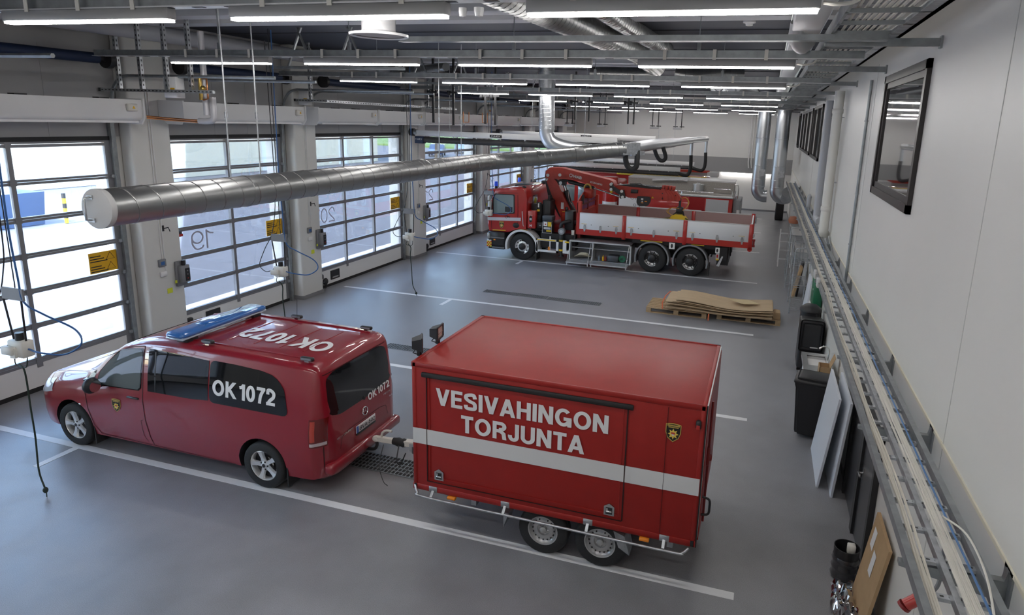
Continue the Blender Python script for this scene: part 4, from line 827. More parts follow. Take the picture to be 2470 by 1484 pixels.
# ---------------- fire engines behind ----------------
tread=mat('diamond_plate',(.38,.36,.33),.5,.4,noise=.22,nscale=45)
def fireengine():
    E0,E1=13.7,16.0; e=thing('fire_engine',(7.2,(E0+E1)/2,0),'red fire engine with grey roller shutter and tread-plate roof, behind the crane truck','fire engine')
    m=MB().m(red_k).box(6.3,10.12,E0,E1,.45,1.98,.02).m(wht).box(6.3,9.0,E0-.01,E0+.02,1.36,1.47).m(mat('engine_red_dark',(.3,.008,.01),.4)).box(8.5,9.1,E0-.012,E0,1.47,1.95); m.build('body',None,e)
    m=MB().m(mat('shutter_grey',(.5,.52,.54),.4,.2)).box(9.14,9.98,E0-.015,E0+.02,.7,1.92)
    m.m(lgrey)
    for k in range(24): m.box(9.14,9.98,E0-.018,E0-.014,.72+k*.05,.725+k*.05)
    m.build('roller_shutter',None,e)
    m=MB().m(alu_l).box(6.3,10.14,E0-.03,E0+.12,1.97,2.06,.02,seg=2).m(tread).box(6.3,10.14,E0+.1,E1-.1,2.0,2.10).box(5.9,10.1,E0+.95,E1-.2,2.1,2.52).m(alu_l).box(5.9,10.12,E0+.93,E1-.18,2.50,2.55); m.build('roof_deck',None,e)
    m=MB().m(alu_l).cyl((8.75,E0+.7,2.1),(8.75,E0+.7,2.36),.20,22).cyl((8.75,E0+.7,2.36),(8.75,E0+.7,2.41),.225,22).box(8.68,8.82,E0+.5,E0+.9,2.41,2.45); m.build('monitor_pot',None,e)
    m=MB().m(chrome).tube([(7.2,E0+.05,2.06),(7.2,E0+.05,2.16),(9.4,E0+.05,2.16),(9.4,E0+.05,2.32),(10.0,E0+.05,2.32),(10.08,E0+.05,2.24),(10.08,E0+.05,1.0)],.022,8).tube([(8.2,E0+.05,2.06),(8.2,E0+.05,2.16)],.02,6).tube([(10.12,E0+.9,2.45),(10.25,E0+.9,2.42),(10.28,E0+.9,2.3),(10.28,E0+.9,1.2)],.02,8); m.build('hand_rail',None,e)
    MB().tube(spline([(6.9,E0+.85,2.44),(7.6,E0+.85,2.50),(8.1,E0+.8,2.52),(8.3,E0+.8,2.50)],5),.055,12).m(alu_l).build('suction_hose',mat('suction_blue',(.04,.2,.5),.4),e)
    m=MB().m(mgrey).box(10.14,10.42,E0+.2,E1-.3,.5,1.9,.02).m(lgrey).box(10.3,10.44,E0+.25,E0+.32,.5,1.85).m(wht).cyl((10.35,E0+.14,1.3),(10.35,E0+.14,1.55),.06,12).m(blk).cyl((10.35,E0+.14,1.15),(10.35,E0+.14,1.3),.07,12); m.build('rear_ladder',None,e)
    m=MB().m(red_k).box(2.7,5.6,E0,E1,.55,2.35,.12,seg=3); m.build('cab',None,e)
    m=MB().m(cabglass).box(3.05,3.9,E0-.008,E0+.02,1.5,2.15,.005).box(4.05,4.7,E0-.008,E0+.02,1.5,2.15,.005).box(2.68,2.72,E0+.2,E1-.2,1.4,2.15); m.build('cab_window',None,e)
    m=MB().m(red_k).cyl((5.35,E0+.12,1.25),(5.35,E0+.12,2.55),.3,24).m(wht).lathe([(.303,1.42),(.303,1.58)],(5.35,E0+.12,0),2,24); m.build('standing_tank',None,e)
    m=MB().m(wht).prism([(5.75,1.1),(5.75,2.32),(6.45,2.15),(6.55,1.98),(6.8,1.95),(6.8,1.1)],1,E0-.03,E0+.02).m(mgrey); letter(m,'OK',lambda u,v:(6.2+u*.38,E0-.034,1.72+v*.2),.0); letter(m,'82',lambda u,v:(6.33+u*.3,E0-.034,1.36+v*.2),.0); m.build('lettered_panel',None,e)
    for x in(3.9,8.7):
        for sg,yy in((-1,E0+.2),(1,E1-.2)): o,q,yo=wheel(e,x,yy,.48,.3,sg,'truck'); MB().m(rim_m).lathe([(q,0),(q*.9,-sg*.05),(0,-sg*.04)],(x,yo,.48),1,24).build('rim',None,o)
    MB().m(blk).box(3,10.1,E0+.2,E1-.2,.4,.6).build('chassis',None,e)
fireengine()
E0,E1=20.2,22.5
e=thing('ladder_truck',(5.5,(E0+E1)/2,0),'farthest fire engine, red with a yellow roof edge and a ladder on top','fire engine')
m=MB().m(red_k).box(2.2,8.6,E0,E1,.5,2.16,.03).m(yel).box(4.2,8.55,E0-.02,E0+.25,2.16,2.24,.01); m.build('body',None,e)
m=MB(); letter(m,'soita 112',lambda u,v:(6.4+u*.9,E0-.012,2.02+v*.11),.02); m.tube(arc((6.25,2.08),.06,0,PI,8,'xz',E0-.012),.012,5); m.build('lettering',wht_g,e,recalc=False)
m=MB().m(alu).box(2.8,9.0,E0+.5,E0+.56,2.28,2.42).box(2.8,9.0,E0+1.2,E0+1.26,2.28,2.42).m(red_c).box(3.0,8.6,E0+.6,E0+.66,2.42,2.5).box(3.0,8.6,E0+1.1,E0+1.16,2.42,2.5).m(alu)
for k in range(20): m.box(2.95+k*.3,3.0+k*.3,E0+.5,E0+1.26,2.32,2.36)
m.m(lgrey).box(8.55,9.05,E0+.4,E0+1.35,2.24,2.46); m.build('ladder',None,e)
MB().m(chrome).tube([(8.3,E0+.1,2.2),(8.35,E0+.1,2.28),(8.7,E0+.1,2.28),(8.75,E0+.1,2.1)],.02,6).build('hand_rail',None,e)
MB().m(cabglass).box(2.19,2.22,E0+.2,E1-.2,1.3,2.0).box(2.5,3.6,E0-.01,E0+.02,1.4,2.0).build('cab_window',None,e)
for x in(3.4,7.4):
    for sg,yy in((-1,E0+.2),(1,E1-.2)): wheel(e,x,yy,.46,.3,sg,'truck')
# ---------------- ceiling: lamps, rails, ducts ----------------
ROWS=[-11.4,-7.7,-3.85,.3,5.3,10.8,17.4,24.6]  # first row is out of view, added to brighten surfaces facing the camera
LXR=[11.38,9.03,6.67,4.31]
wordy=['hidden','nearest','second','third','fourth','fifth','sixth','farthest']; wordx=['beside the right wall','second from the right wall','third from the right wall','nearest the garage doors']
def lamp(x1,y,z=5.30,L=1.78):
    t=thing('strip_light',(x1-L/2,y,z),None,'lamp','ceiling strip lights')
    MB().box(x1-L,x1,y-.045,y+.045,z+.022,z+.105,.006).build('housing',mat('lamp_housing',(.3,.3,.3),.45),t)
    MB().box(x1-L+.012,x1-.012,y-.036,y+.036,z+.004,z+.022).build('tube',tube_m,t)
    for x in(x1-L*.82,x1-L*.5,x1-L*.18): MB().box(x-.02,x+.02,y-.062,y-.055,z+.09,z+.20).box(x-.02,x+.02,y-.062,y+.04,z+.20,z+.206).build('clip',offw,t)
    return t
first=None
for i,y in enumerate(ROWS):
    for k,x1 in enumerate(LXR):
        if i==1 and k==3: continue
        lb_='long white strip light, %s row from the viewer, %s'%(wordy[i],wordx[k]) if i else 'long white strip light in the row above the viewer, %s'%wordx[k]
        if first is None: first=lamp(x1,y); first['label']=lb_
        else: dup(first,(x1-.89,y,5.30),lb_)
RL=['galvanised lamp rail above the viewer, outside the view','galvanised lamp rail under the ceiling, nearest the viewer','galvanised lamp rail over the van and trailer','galvanised lamp rail over the pallet bay','galvanised lamp rail just before the crane truck','galvanised lamp rail over the crane truck','galvanised lamp rail over the far fire engines','galvanised lamp rail nearest the end wall']
for i,y in enumerate(ROWS):
    x0=1.0 if i>1 else 2.6
    m=MB().m(galv_d).box(x0,12.08,y-.012,y+.05,5.415,5.5).m(alu_l).box(x0,12.08,y-.05,y+.06,5.405,5.416).m(blk)
    for k in range(int((12-x0)/.3)): m.box(x0+.1+k*.3,x0+.2+k*.3,y-.03,y+.01,5.402,5.406)
    r=m.build('lamp_rail',None); tag(r,RL[i],'rail',group='lamp rails')
    for x in(3.4,5.6,8.0,10.3): MB().cyl((x,y+.02,5.5),(x,y+.02,HZ),.006,6).box(x-.02,x+.02,y,y+.04,5.5,5.6).build('hanger',galv_d,r)
m=MB().m(galv_d).box(7.2,12.1,-5.23,-5.17,5.45,5.5).box(7.2,12.1,-5.26,-5.14,5.442,5.45)
tag(m.build('support_rail',None),'bare galvanised support rail without lamps, second rail from the viewer','rail')
# big exhaust duct with spiral seam
DX,DZ,DR=4.62,3.61,.2
def spiral(m,path,r,pitch,seam=.006):
    P=[Vector(p) for p in path]; L=0; pts=[]
    acc=[0]
    for a,b in zip(P,P[1:]): acc.append(acc[-1]+(b-a).length)
    n=int(acc[-1]/pitch*16)
    for k in range(n+1):
        s=acc[-1]*k/n; i=max(j for j in range(len(acc)-1) if acc[j]<=s+1e-9); t=(s-acc[i])/(acc[i+1]-acc[i]); p=P[i].lerp(P[i+1],t); d=(P[i+1]-P[i]).normalized()
        u=d.cross(Vector((0,0,1)) if abs(d.z)<.9 else Vector((0,1,0))).normalized(); v=d.cross(u); a=2*PI*s/pitch
        pts.append(p+(u*math.cos(a)+v*math.sin(a))*r)
    m.tube(pts,seam,4,caps=False); return m
dt=thing('exhaust_duct',(DX,0,DZ),'big galvanised spiral duct running the length of the hall with an end cap','duct')
path=[(DX,-6.9,DZ),(DX,2.7,DZ)]
m=MB().tube([(DX,-6.86+k*.956,DZ) for k in range(11)],DR,40,caps=False)
spiral(m,path,DR,.30,.008)
for y in(-4.86,-.2,2.3): m.lathe([(DR+.001,-.03),(DR+.007,-.025),(DR+.007,.025),(DR+.001,.03)],(DX,y,DZ),1,40)
m.build('pipe',duct_m,dt)
m=MB().m(lgrey).lathe([(0,-.02),(DR-.015,-.02),(DR+.008,-.012),(DR+.008,.05),(DR-.002,.05)],(DX,-6.9,DZ),1,44); m.m(galv).tube([(DX-.06,-6.92,DZ+.12),(DX-.06,-6.99,DZ+.11),(DX-.06,-6.99,DZ-.11),(DX-.06,-6.92,DZ-.12)],.012,8).box(DX-.1,DX-.02,-6.935,-6.92,DZ+.1,DZ+.14).box(DX-.1,DX-.02,-6.935,-6.92,DZ-.14,DZ-.1); m.build('end_cap',None,dt)
p2=[(DX,2.6,DZ),(4.75,3.4,3.62),(5.5,4.4,3.70),(6.3,5.15,3.80),(7.0,5.75,3.90),(7.4,6.1,3.95)]
m=MB().m(duct_m).tube(spline(p2,6),DR,36); spiral(m,spline(p2,6),DR,.2,.007)
for q in(2,3):
    a=Vector(p2[q]);b=Vector(p2[q+1]);d=(b-a).normalized(); m.tube([a-d*.05,a+d*.05],.217,32)
m.build('pipe',duct_b,dt)
m=MB().bar((7.3,6.0,3.94),(7.68,6.5,3.98),.36,.30).m(galv).bar((7.55,6.25,3.83),(7.85,6.6,3.85),.2,.12); m.build('branch_box',duct_b,dt)
p3=[(7.6,6.45,3.99),(7.75,8.5,4.02),(7.95,12,4.03),(8.15,15.2,4.04)]
MB().tube(spline(p3,6),[.17]*13+[.15]*6,20).build('pipe',duct_b,dt)
MB().tube([(8.1,14.8,4.05),(8.48,19.5,4.06)],.12,16).build('pipe',duct_b,dt)
# riser
m=MB().tube([(5.2,5.85,HZ),(5.25,5.85,4.40)],.22,32,caps=False); spiral(m,[(5.2,5.85,HZ),(5.25,5.85,4.40)],.22,.11,.006)
m.build('riser',duct_b,dt)
MB().tube(spline([(5.25,5.85,4.44),(5.26,5.86,4.26),(5.40,5.88,4.05),(5.7,5.85,3.94),(6.15,5.7,3.88),(6.6,5.6,3.86)],5),.21,24).build('elbow',duct_b,dt)
for y in(-5.05,-4.55,.7,1.75): pass
for y in(-5.08,-4.55,.65,1.7): MB().tube([(DX,y,DZ+DR-.02),(DX,y,HZ)],.009,6).cyl((DX,y,4.55),(DX,y,4.63),.02,8).build('hanger_rod',galv,dt)
# loops of black hose under the branch
for k,(pts,lb_) in enumerate((([(7.42,6.3,3.86),(7.45,6.3,3.62),(7.52,6.3,3.46),(7.64,6.3,3.40),(7.75,6.3,3.48),(7.76,6.32,3.66),(7.74,6.4,3.92)],'black hose loop hanging under the duct, left one'),([(7.78,9.0,3.92),(7.86,9,3.72),(7.97,9,3.56),(8.1,9,3.54),(8.16,9,3.66),(8.06,9.0,3.95)],'black hose loop hanging under the duct, right one'))):
    tag(MB().tube(spline(pts,6),.075 if k==0 else .062,14).build('exhaust_hose',blk_r),lb_,'hose',group='black exhaust hoses')
# hose drops that feed the boom arms
for x,y,lb_ in((8.2,16.0,'black hose bending down from the duct to the nearer extraction boom'),(8.48,19.6,'black hose bending down from the duct end to the farther extraction boom')):
    t=thing('extraction_hose',(x,y,2.6),lb_,'hose')
    MB().cyl((x,y,3.98),(x,y,3.42),.062,16).build('metal_sleeve',duct_b,t)
    MB().tube(spline([(x,y,3.44),(x+.02,y,3.0),(x-.02,y,2.72),(x-.15,y,2.6),(x-.45,y,2.66),(x-.6,y,2.70)],6),.075,14).build('hose',blk_r,t)
MB().tube([(8.15,15.1,4.03),(8.2,16.0,4.02)],.10,14).build('pipe',duct_b,dt)
# extraction booms: white beam, black hose below
def boom(x0,x1,y,z,lb_,end=True,txt=(),hz=.16,hose=.1):
    t=thing('extraction_boom',((x0+x1)/2,y,z-.4),lb_,'extraction rail')
    MB().box(x0,x1,y-.06,y+.06,z-.12,z+.05,.008).build('beam',wht,t)
    MB().tube([(x0+.25+k*(x1-x0-.3)/80,y,z-.12-hose-.02) for k in range(81)],[hose*(1 if k%2 else .93) for k in range(81)],14).build('hose',mat('ribbed_hose',(.04,.04,.042),.5),t)
    for k in range(int((x1-x0)/.8)): MB().box(x0+.5+k*.8,x0+.54+k*.8,y-.03,y+.03,z-.17,z-.1).build('hose_clip',wht,t)
    if end: 
        MB().m(blk).cyl((x0-.2,y,z-.02),(x0-.05,y,z-.02),.12,20).m(galv).cyl((x0-.05,y,z-.02),(x0+.05,y,z-.02),.09,16).build('balancer',None,t)
        m=MB().m(blu_d).box(x0+.02,x0+.32,y-.12,y+.08,z-.36,z-.14,.01).m(wht_g); letter(m,'FUMEX',lambda u,v:(x0+.05+u*.24,y-.124,z-.25+v*.05)); m.build('motor_box',None,t)
    for x in txt:
        m=MB().m(blk).box(x-.2,x+.2,y-.066,y-.058,z-.085,z-.005,.003).m(wht_g); letter(m,'FUMEX',lambda u,v:(x-.14+u*.28,y-.067,z-.068+v*.046)); m.build('sign',None,t)
    for x in(x0+1.2,x1-1.0): MB().tube([(x,y,z+.05),(x,y,HZ)],.006,6).build('hanger_rod',galv,t)
boom(.42,7.0,7.15,4.17,'white extraction boom with ribbed black hose, nearest one, before the crane truck',True,(3.2,))
boom(1.6,7.4,11.5,4.18,'white extraction boom with ribbed black hose, second one, over the crane truck',True,(4.9,),hose=.09)
boom(2.0,7.8,16.0,2.86,'low white extraction boom over the fire engine behind the crane truck',False,(),hose=.085)
boom(2.9,8.0,19.6,2.92,'low white extraction boom over the farthest fire engine',False,(),hose=.08)
# roof ducts
def sduct(name,pts,r,lb_,mt_=duct_m,p=.12):
    q=spline(pts,5) if len(pts)>2 else [Vector(pts[0]).lerp(Vector(pts[1]),k/8) for k in range(9)]
    m=MB().tube(q,r,24); spiral(m,q,r,p,.006); o=m.build(name,mt_); tag(o,lb_,'duct'); return o
sduct('roof_duct',[(8.2,-8.5,5.98),(8.5,-4.5,5.93),(8.75,-1.2,5.9),(8.8,.2,5.9),(8.6,3.5,5.9)],.2,'wide spiral duct under the roof running away from the viewer')
sduct('roof_duct',[(9.1,-8.5,6.0),(9.1,-3,6.0),(9.25,.6,5.98)],.13,'narrow spiral duct under the roof beside the wide one')
sduct('roof_duct',[(7.2,3.0,5.72),(8.6,3.2,5.72)],.15,'short spiral duct hung across below the roof')
sduct('roof_duct',[(9.1,3.2,5.75),(9.5,3.2,5.7),(9.9,3.4,5.75),(10.5,3.6,5.75)],.17,'curved silver duct under the roof near the right wall')
t=thing('fan_unit',(9.6,4.6,5.55),'round silver fan under the roof near the right wall','fan'); MB().cyl((9.75,7.3,5.9),(9.75,7.3,HZ),.01,6).build('hanger_rod',galv,t); MB().lathe([(0,0),(.12,0),(.14,.05),(.24,.06),(.26,.0),(.26,.3),(0,.3)],(9.75,7.2,5.72),1,28).build('drum',duct_b,t); MB().tube([(10.2,6.4,5.7),(10.6,8.5,5.6)],.2,20).build('pipe',duct_b,t)
o=sduct('roof_duct',[(0.6,5.4,5.85),(3.5,3.2,5.85)],.1,'thin spiral duct crossing under the roof near the doors'); 
# two silver ducts dropping beside the right wall
for x,y,lb_ in((10.95,19.0,'left of the two tall silver ducts dropping before the end wall'),(11.75,18.6,'right of the two tall silver ducts, joined to the wall duct')):
    t=thing('vertical_duct',(x,y,1.6),lb_,'duct'); R_=.29
    zt_=HZ if x<11.5 else 5.41
    m=MB().tube([(x,y,zt_),(x,y,4.2)],R_,32).tube([(x,y,4.2),(x,y,3.0)],R_-.004,32).tube([(x,y,3.0),(x,y,2.05)],R_,32)
    for z in(5.4,4.2,3.0,2.4,2.1): m.lathe([(R_,-.02),(R_+.01,-.015),(R_+.01,.015),(R_,.02)],(x,y,z),2,32)
    m.build('pipe',duct_b,t)
    MB().tube(spline([(x,y,2.08),(x+.0,y,1.9),(x+.12,y,1.72),(x+.26,y,1.66),(x+.42,y,1.66)],6),R_-.01,28).build('elbow',duct_b,t)
    MB().box(x-.02,x+.24,y-R_-.012,y-R_+.03,2.55,2.85).build('access_plate',galv,t)
sduct('duct_elbow',[(12.17,18.6,1.66),(12.185,18.3,1.68),(12.185,17.9,1.8),(12.185,17.6,2.0)],.24,'silver duct elbow against the right wall at the end of the hall',duct_b,.3)
# round lamp / diffuser
t=thing('round_air_diffuser',(8.2,-7.1,5.3),'round white air diffuser hanging below the nearest lamp rail','air diffuser')
MB().lathe([(.20,.008),(.225,.0),(.228,.018),(.15,.03),(.13,.04),(.13,.24)],(8.18,-7.2,5.25),2,40).build('shell',wht_g,t); MB().lathe([(0,.03),(.2,.014)],(8.18,-7.2,5.25),2,32).build('inner_disc',lgrey,t); MB().cyl((8.18,-7.2,5.48),(8.18,-7.2,HZ),.13,20).build('duct_neck',duct_b,t)
# detectors under the nearest rail and on the ceiling
for x,lb_,c in((9.1,'small white sensor cup hanging under the nearest lamp rail',.028),(9.22,'small white dome sensor under the nearest lamp rail, right of the cup',.034)):
    tag(MB().lathe([(0,-.06),(c*.8,-.055),(c,-.02),(c,0),(0,0)],(x,-7.62,5.38),2,16).build('sensor',wht_g),lb_,'sensor')
t=thing('smoke_detector',(10.75,-1.5,6.0),'white smoke detector on the dark ceiling, right side','smoke detector'); MB().lathe([(0,-.11),(.05,-.11),(.055,-.08),(.09,-.07),(.09,-.03),(.07,0),(0,0)],(10.75,-1.5,HZ),2,20).build('cap',wht_g,t)
# light wide pipe along the top of the door wall
m=MB().tube([(.62,YN+.1,5.93),(.62,YF-.1,5.93)],.14,20); tag(m.build('rain_pipe',mat('pale_pipe',(.42,.43,.46),.45)),'long pale pipe high along the door wall','pipe')
# air curtains over the doors
def aircurtain(y0,y1,lb_,caps=True):
    t=thing('air_curtain',(.6,(y0+y1)/2,4.38),lb_,'air curtain','air curtains over the doors')
    MB().prism([(.32,4.50),(.52,4.42),(.80,4.42),(.86,4.48),(.86,4.77),(.32,4.77)],1,y0,y1).build('casing',wht,t)
    MB().box(.52,.80,y0+.25,y1-.05,4.385,4.425).build('outlet',wht_g,t)
    for y in(y0-.012,y1-.02): MB().prism([(.31,4.5),(.5,4.36),(.82,4.36),(.9,4.48),(.9,4.79),(.31,4.79)],1,y,y+.03).build('end_plate',wht,t)
    MB().m(red_k).box(.80,.806,y1-.28,y1-.19,4.43,4.455).m(blk).box(.80,.806,y1-.19,y1-.08,4.43,4.455).build('brand_label',None,t)
    MB().m(offw).box(.86,.92,y1-.32,y1-.14,4.58,4.70,.01).m(yel_s).prism([(y1-.25,4.62),(y1-.19,4.62),(y1-.22,4.67)],0,.921,.923).build('junction_box',None,t)
    for y in(y0+.3,(y0+y1)/2,y1-.4): MB().box(.36,.5,y-.09,y+.09,4.772,4.795).build('top_plate',blk,t); MB().box(.002,.34,y-.03,y+.03,4.70,4.76).build('bracket',galv_d,t)
aircurtain(-6.4,-2.98,'white air curtain over the nearest door')
aircurtain(-2.17,1.24,'white air curtain over the door numbered 19')
aircurtain(1.7,4.3,'white air curtain over the left half of door 20'); aircurtain(4.34,6.85,'white air curtain over the right half of door 20')
aircurtain(6.95,9.7,'white air curtain over the left half of door 21'); aircurtain(9.75,12.6,'white air curtain over the right half of door 21')
aircurtain(12.8,15.4,'white air curtain over the left half of door 22'); aircurtain(15.45,18.1,'white air curtain over the right half of door 22')
aircurtain(18.3,23.6,'white air curtain over the farthest door')
# door springs
for i,(a,b,mu,num) in enumerate(DOORS[1:],1):
    t=thing('door_spring',(.42,(a+b)/2,5.35),'blue counterbalance spring shaft above %s'%('the nearest door' if i==1 else 'door '+num),'door spring','door springs')
    MB().cyl((.42,a+.3,5.42),(.42,b-.35,5.42),.085,16).build('spring',blu_d,t)
    MB().cyl((.42,b-.35,5.42),(.42,b-.22,5.42),.05,12).cyl((.42,b-.22,5.42),(.42,b-.12,5.42),.15,20).build('cable_drum',blk,t); MB().cyl((.42,a+.12,5.42),(.42,a+.22,5.42),.15,20).cyl((.42,a+.22,5.42),(.42,a+.3,5.42),.05,12).build('cable_drum',blk,t); MB().box(.003,.42,b-.3,b-.27,5.36,5.48).build('bearing_bracket',blk,t)
# perforated struts with crossbar above the piers
def strutframe(y,lb_,xs=(.95,1.45,2.0),full=True):
    t=thing('ceiling_strut',(1.5,y,4.9),lb_,'strut frame','perforated strut frames')
    for k,x in enumerate(xs):
        m=MB().m(galv).box(x-.03,x+.03,y-.03,y+.03,4.94,HZ).m(blk)
        for q in range(15): m.box(x+.031-.0005,x+.032,y-.008,y+.008,5.0+q*.08,5.035+q*.08).box(x-.008,x+.008,y-.0315,y-.0305,5.0+q*.08,5.035+q*.08)
        m.build('strut',None,t)
    m=MB().m(galv).box(xs[0]-.35,xs[-1]+.5,y-.08,y-.03,4.90,4.95).m(blk).box(xs[0]-.4,xs[0]-.35,y-.085,y-.025,4.895,4.955)
    for q in range(int((xs[-1]-xs[0]+.85)/.08)): m.box(xs[0]-.33+q*.08,xs[0]-.29+q*.08,y-.0815,y-.0805,4.917,4.933)
    m.build('crossbar',None,t)
strutframe(-3.02,'perforated strut frame hung over the pier between the nearest door and door 19',(.45,.95,1.5,2.0))
strutframe(1.3,'perforated strut frame hung over the pier between doors 19 and 20',(1.0,))
strutframe(6.9,'perforated strut frame hung over the pier between doors 20 and 21',(1.0,))
t=thing('strut_rail',(.95,3.2,4.85),'long perforated strut rail above the air curtains of door 20','strut rail')
m=MB().m(galv).box(.9,.96,1.3,9.0,4.90,4.96).m(blk)
for q in range(70): m.box(.961,.9615,1.4+q*.108,1.45+q*.108,4.92,4.94)
m.build('rail',None,t)
# truss braces near the doors
for i,y in enumerate((-1.0,3.6,9.5)):
    t=thing('hanger_braces',(1.2,y,5.4),('pair of slanted perforated braces over door 19','pair of slanted perforated braces over door 20','pair of slanted perforated braces over door 21')[i],'brace','slanted hanger braces')
    for k in range(4): 
        x=2.3+k*.55; MB().bar((x,y,5.5),(x+(-.32 if k%2 else .32),y,HZ),.045,.03).build('brace',galv_d,t)
    MB().bar((1.8,y,5.48),(4.8,y,5.48),.05,.05).build('bottom_bar',galv_d,t)
# white heater control boxes
for y,lb_,x in((-2.9,'white control box with warning label over the pier left of door 19',1.55),(1.75,'white control box over the pier left of door 20',.55),(7.3,'white control box over the pier left of door 21',.5),(12.95,'white control box over the pier left of door 22',.5)):
    t=thing('control_box',(x,y,4.9),lb_,'control box','white control boxes'); MB().box(x-.15,x+.12,y-.12,y+.06,4.82,5.16,.01).build('case',wht_g,t)
    MB().m(yel_s).box(x,x+.09,y-.124,y-.12,4.95,4.98).m(red_k).box(x+.02,x+.09,y-.124,y-.12,4.92,4.945).build('warning_label',None,t)
t=thing('copper_pipework',(2.15,-2.75,4.5),'copper pipe loop and valve beside grey insulated pipes, left of door 19','pipework')
MB().tube([(2.05,-2.8,5.9),(2.05,-2.8,4.55)],.05,14).tube(spline([(2.15,-2.75,4.85),(2.15,-2.75,4.6),(2.13,-2.75,4.48),(2.0,-2.75,4.45),(1.85,-2.78,4.45)],5),.05,14).build('insulated_pipe',mat('pipe_lagging',(.5,.5,.52),.4,.3),t)
MB().tube([(2.02,-2.9,5.15),(2.2,-2.9,5.14),(2.2,-2.9,4.82),(2.1,-2.9,4.80)],.014,8).tube([(1.85,-2.8,4.46),(1.2,-2.85,4.48),(.9,-2.95,4.5)],.014,8).tube([(1.85,-2.8,4.43),(1.2,-2.85,4.45),(.9,-2.95,4.47)],.014,8).build('copper_pipe',copper,t)
MB().cyl((2.08,-2.92,5.15),(2.08,-2.92,4.8),.03,10).sphere((2.14,-2.93,4.98),.05).build('valve',mat('brass',(.4,.28,.08),.35,.9),t)
for y,x in((9.0,1.2),(10.6,1.2)):
    tag(MB().tube([(x,y,4.85),(x,y,4.5),(x,y+.45,4.5),(x,y+.45,4.85)],.014,6).build('copper_pipe',copper),'copper pipe loop before the air curtain of door 21, %s one'%('left' if y<10 else 'right'),'pipe')
# black hanging antenna poles with sensor heads
for k,(x,y,z0,head,lb_) in enumerate(((2.72,4.0,4.5,0,'black pole hanging from the roof, leftmost of the pair before door 21'),(3.3,4.0,4.45,0,'black pole hanging from the roof, right one of the pair before door 21'),(5.15,9,4.7,1,'black pole left of the pair hanging behind the duct riser'),(5.62,9,4.66,1,'black pole right of the pair hanging behind the duct riser'),(6.9,9,4.62,1,'black pole left of the pair over the crane truck bed'),(7.08,9,4.62,1,'black pole right of the pair over the crane truck bed'),(3.5,5.6,4.5,0,'black pole left of the pair just left of the duct riser'),(3.8,5.6,4.48,0,'black pole right of the pair just left of the duct riser'))):
    t=thing('ceiling_pole',(x,y,z0),lb_,'pole','black hanging poles'); MB().box(x-.025,x+.025,y-.025,y+.025,z0,HZ).build('pole',blk,t)
    MB().box(x-.12,x+.12,y-.03,y+.03,5.25,5.30).box(x-.16,x-.08,y-.06,y+.06,5.2,5.32,.01).build('bracket',blk,t)
for k,(x,y) in enumerate(((1.7,20),(3.35,20),(5.95,20),(7.05,20))):
    t=thing('ceiling_projector',(x,y,4.42),'small grey device on two thin black rods near the end wall, number %s from the left'%('first','second','third','last')[k] if False else 'grey device on two black rods near the end wall, %s from the left'%('first','second','third','fourth')[k],'device','devices on rods near the end wall')
    MB().box(x-.2,x+.2,y-.1,y+.1,4.42,4.52,.01).build('body',lgrey,t); MB().box(x-.12,x-.08,y-.02,y+.02,4.5,HZ).box(x+.16,x+.2,y-.02,y+.02,4.5,HZ).box(x-.2,x+.02,y-.03,y+.03,4.54,4.58).box(x+.1,x+.32,y-.03,y+.03,4.54,4.58).build('rod',blk,t)
# hanging hose reels with drop boxes
def dropbox(x,y,lb_,plug=True,zc=1.72,dx=.6):
    t=thing('power_drop',(x,y,zc-.1),lb_,'power outlet','hanging power drops')
    zp=zc+.66
    MB().box(x-.17,x+.17,y-.012,y+.012,zp-.07,zp+.07).build('plate',mgrey,t)
    MB().box(x-.12,x+.12,y-.07,y+.07,zc-.1,zc+.1,.012).box(x-.15,x+.02,y-.13,y-.07,zc-.06,zc+.04,.01).box(x-.05,x+.03,y-.10,y-.07,zc-.10,zc+.02).build('socket_box',offw,t)
    MB().cyl((x+.0,y,zc+.1),(x+.0,y,zc+.19),.045,12).build('knob',blk,t)
    m=MB().tube([(x-.17,y,zp-.06),(x-.1,y,zc+.1)],.012,6).tube([(x+.12,y,zp-.06),(x+.1,y,zc+.1)],.012,6); m.build('stay',blk,t)
    m=MB().tube(spline([(x+.02,y+.1,HZ-.1),(x+.05,y+.05,4.6),(x+.09,y,3.4),(x+.12,y,2.7),(x+.16,y,zp-.08),(x+.3,y+.1,zc+.42),(x+.6,y+.22,zc+.24),(x+.70,y+.2,zc+.08),(x+.55,y+.1,zc-.04),(x+.3,y+.0,zc-.02),(x+.12,y,zc+.0)],7),.011,7); m.build('air_hose',blu,t)
    m=MB().tube(spline([(x-.12,y,zc+.06),(x-.28,y-.02,zc-.03),(x-.42,y,zc-.02),(x-.5,y,zc+.1),(x-.36,y,zc+.4),(x-.12,y,zp+.2),(x-.02,y,3.4),(x-.05,y,HZ-.3)],7),.008,6)
    m.tube([(x+.02+.004*(k%2),y+.02,zp+.07+k*.06) for k in range(int((HZ-zp-.1)/.06))],.007,5)
    m.build('chain_and_cable',blk,t)
    if plug:
        m=MB().tube(spline([(x-.04,y-.06,zc-.09),(x-.1,y-.02,zc-.22),(x+.06,y-.02,zc-.23),(x+.08,y,zc-.1)],4),.007,5).tube(spline([(x-.05,y-.02,zc-.2),(x+.03,y-.02,zc-.3),(x+.0,y,1.05),(x+.05,y-.03,.7),(x+.1,y-.08,.3),(x+.22,y-.12,.10)],7),.011,6).sphere((x+.225,y-.12,.08),(.03,.03,.04)).cyl((x+.235,y-.12,.06),(x+.245,y-.13,.0),.006,6)
        m.build('charging_lead',mat('dark_green_cable',(.015,.03,.02),.5),t)
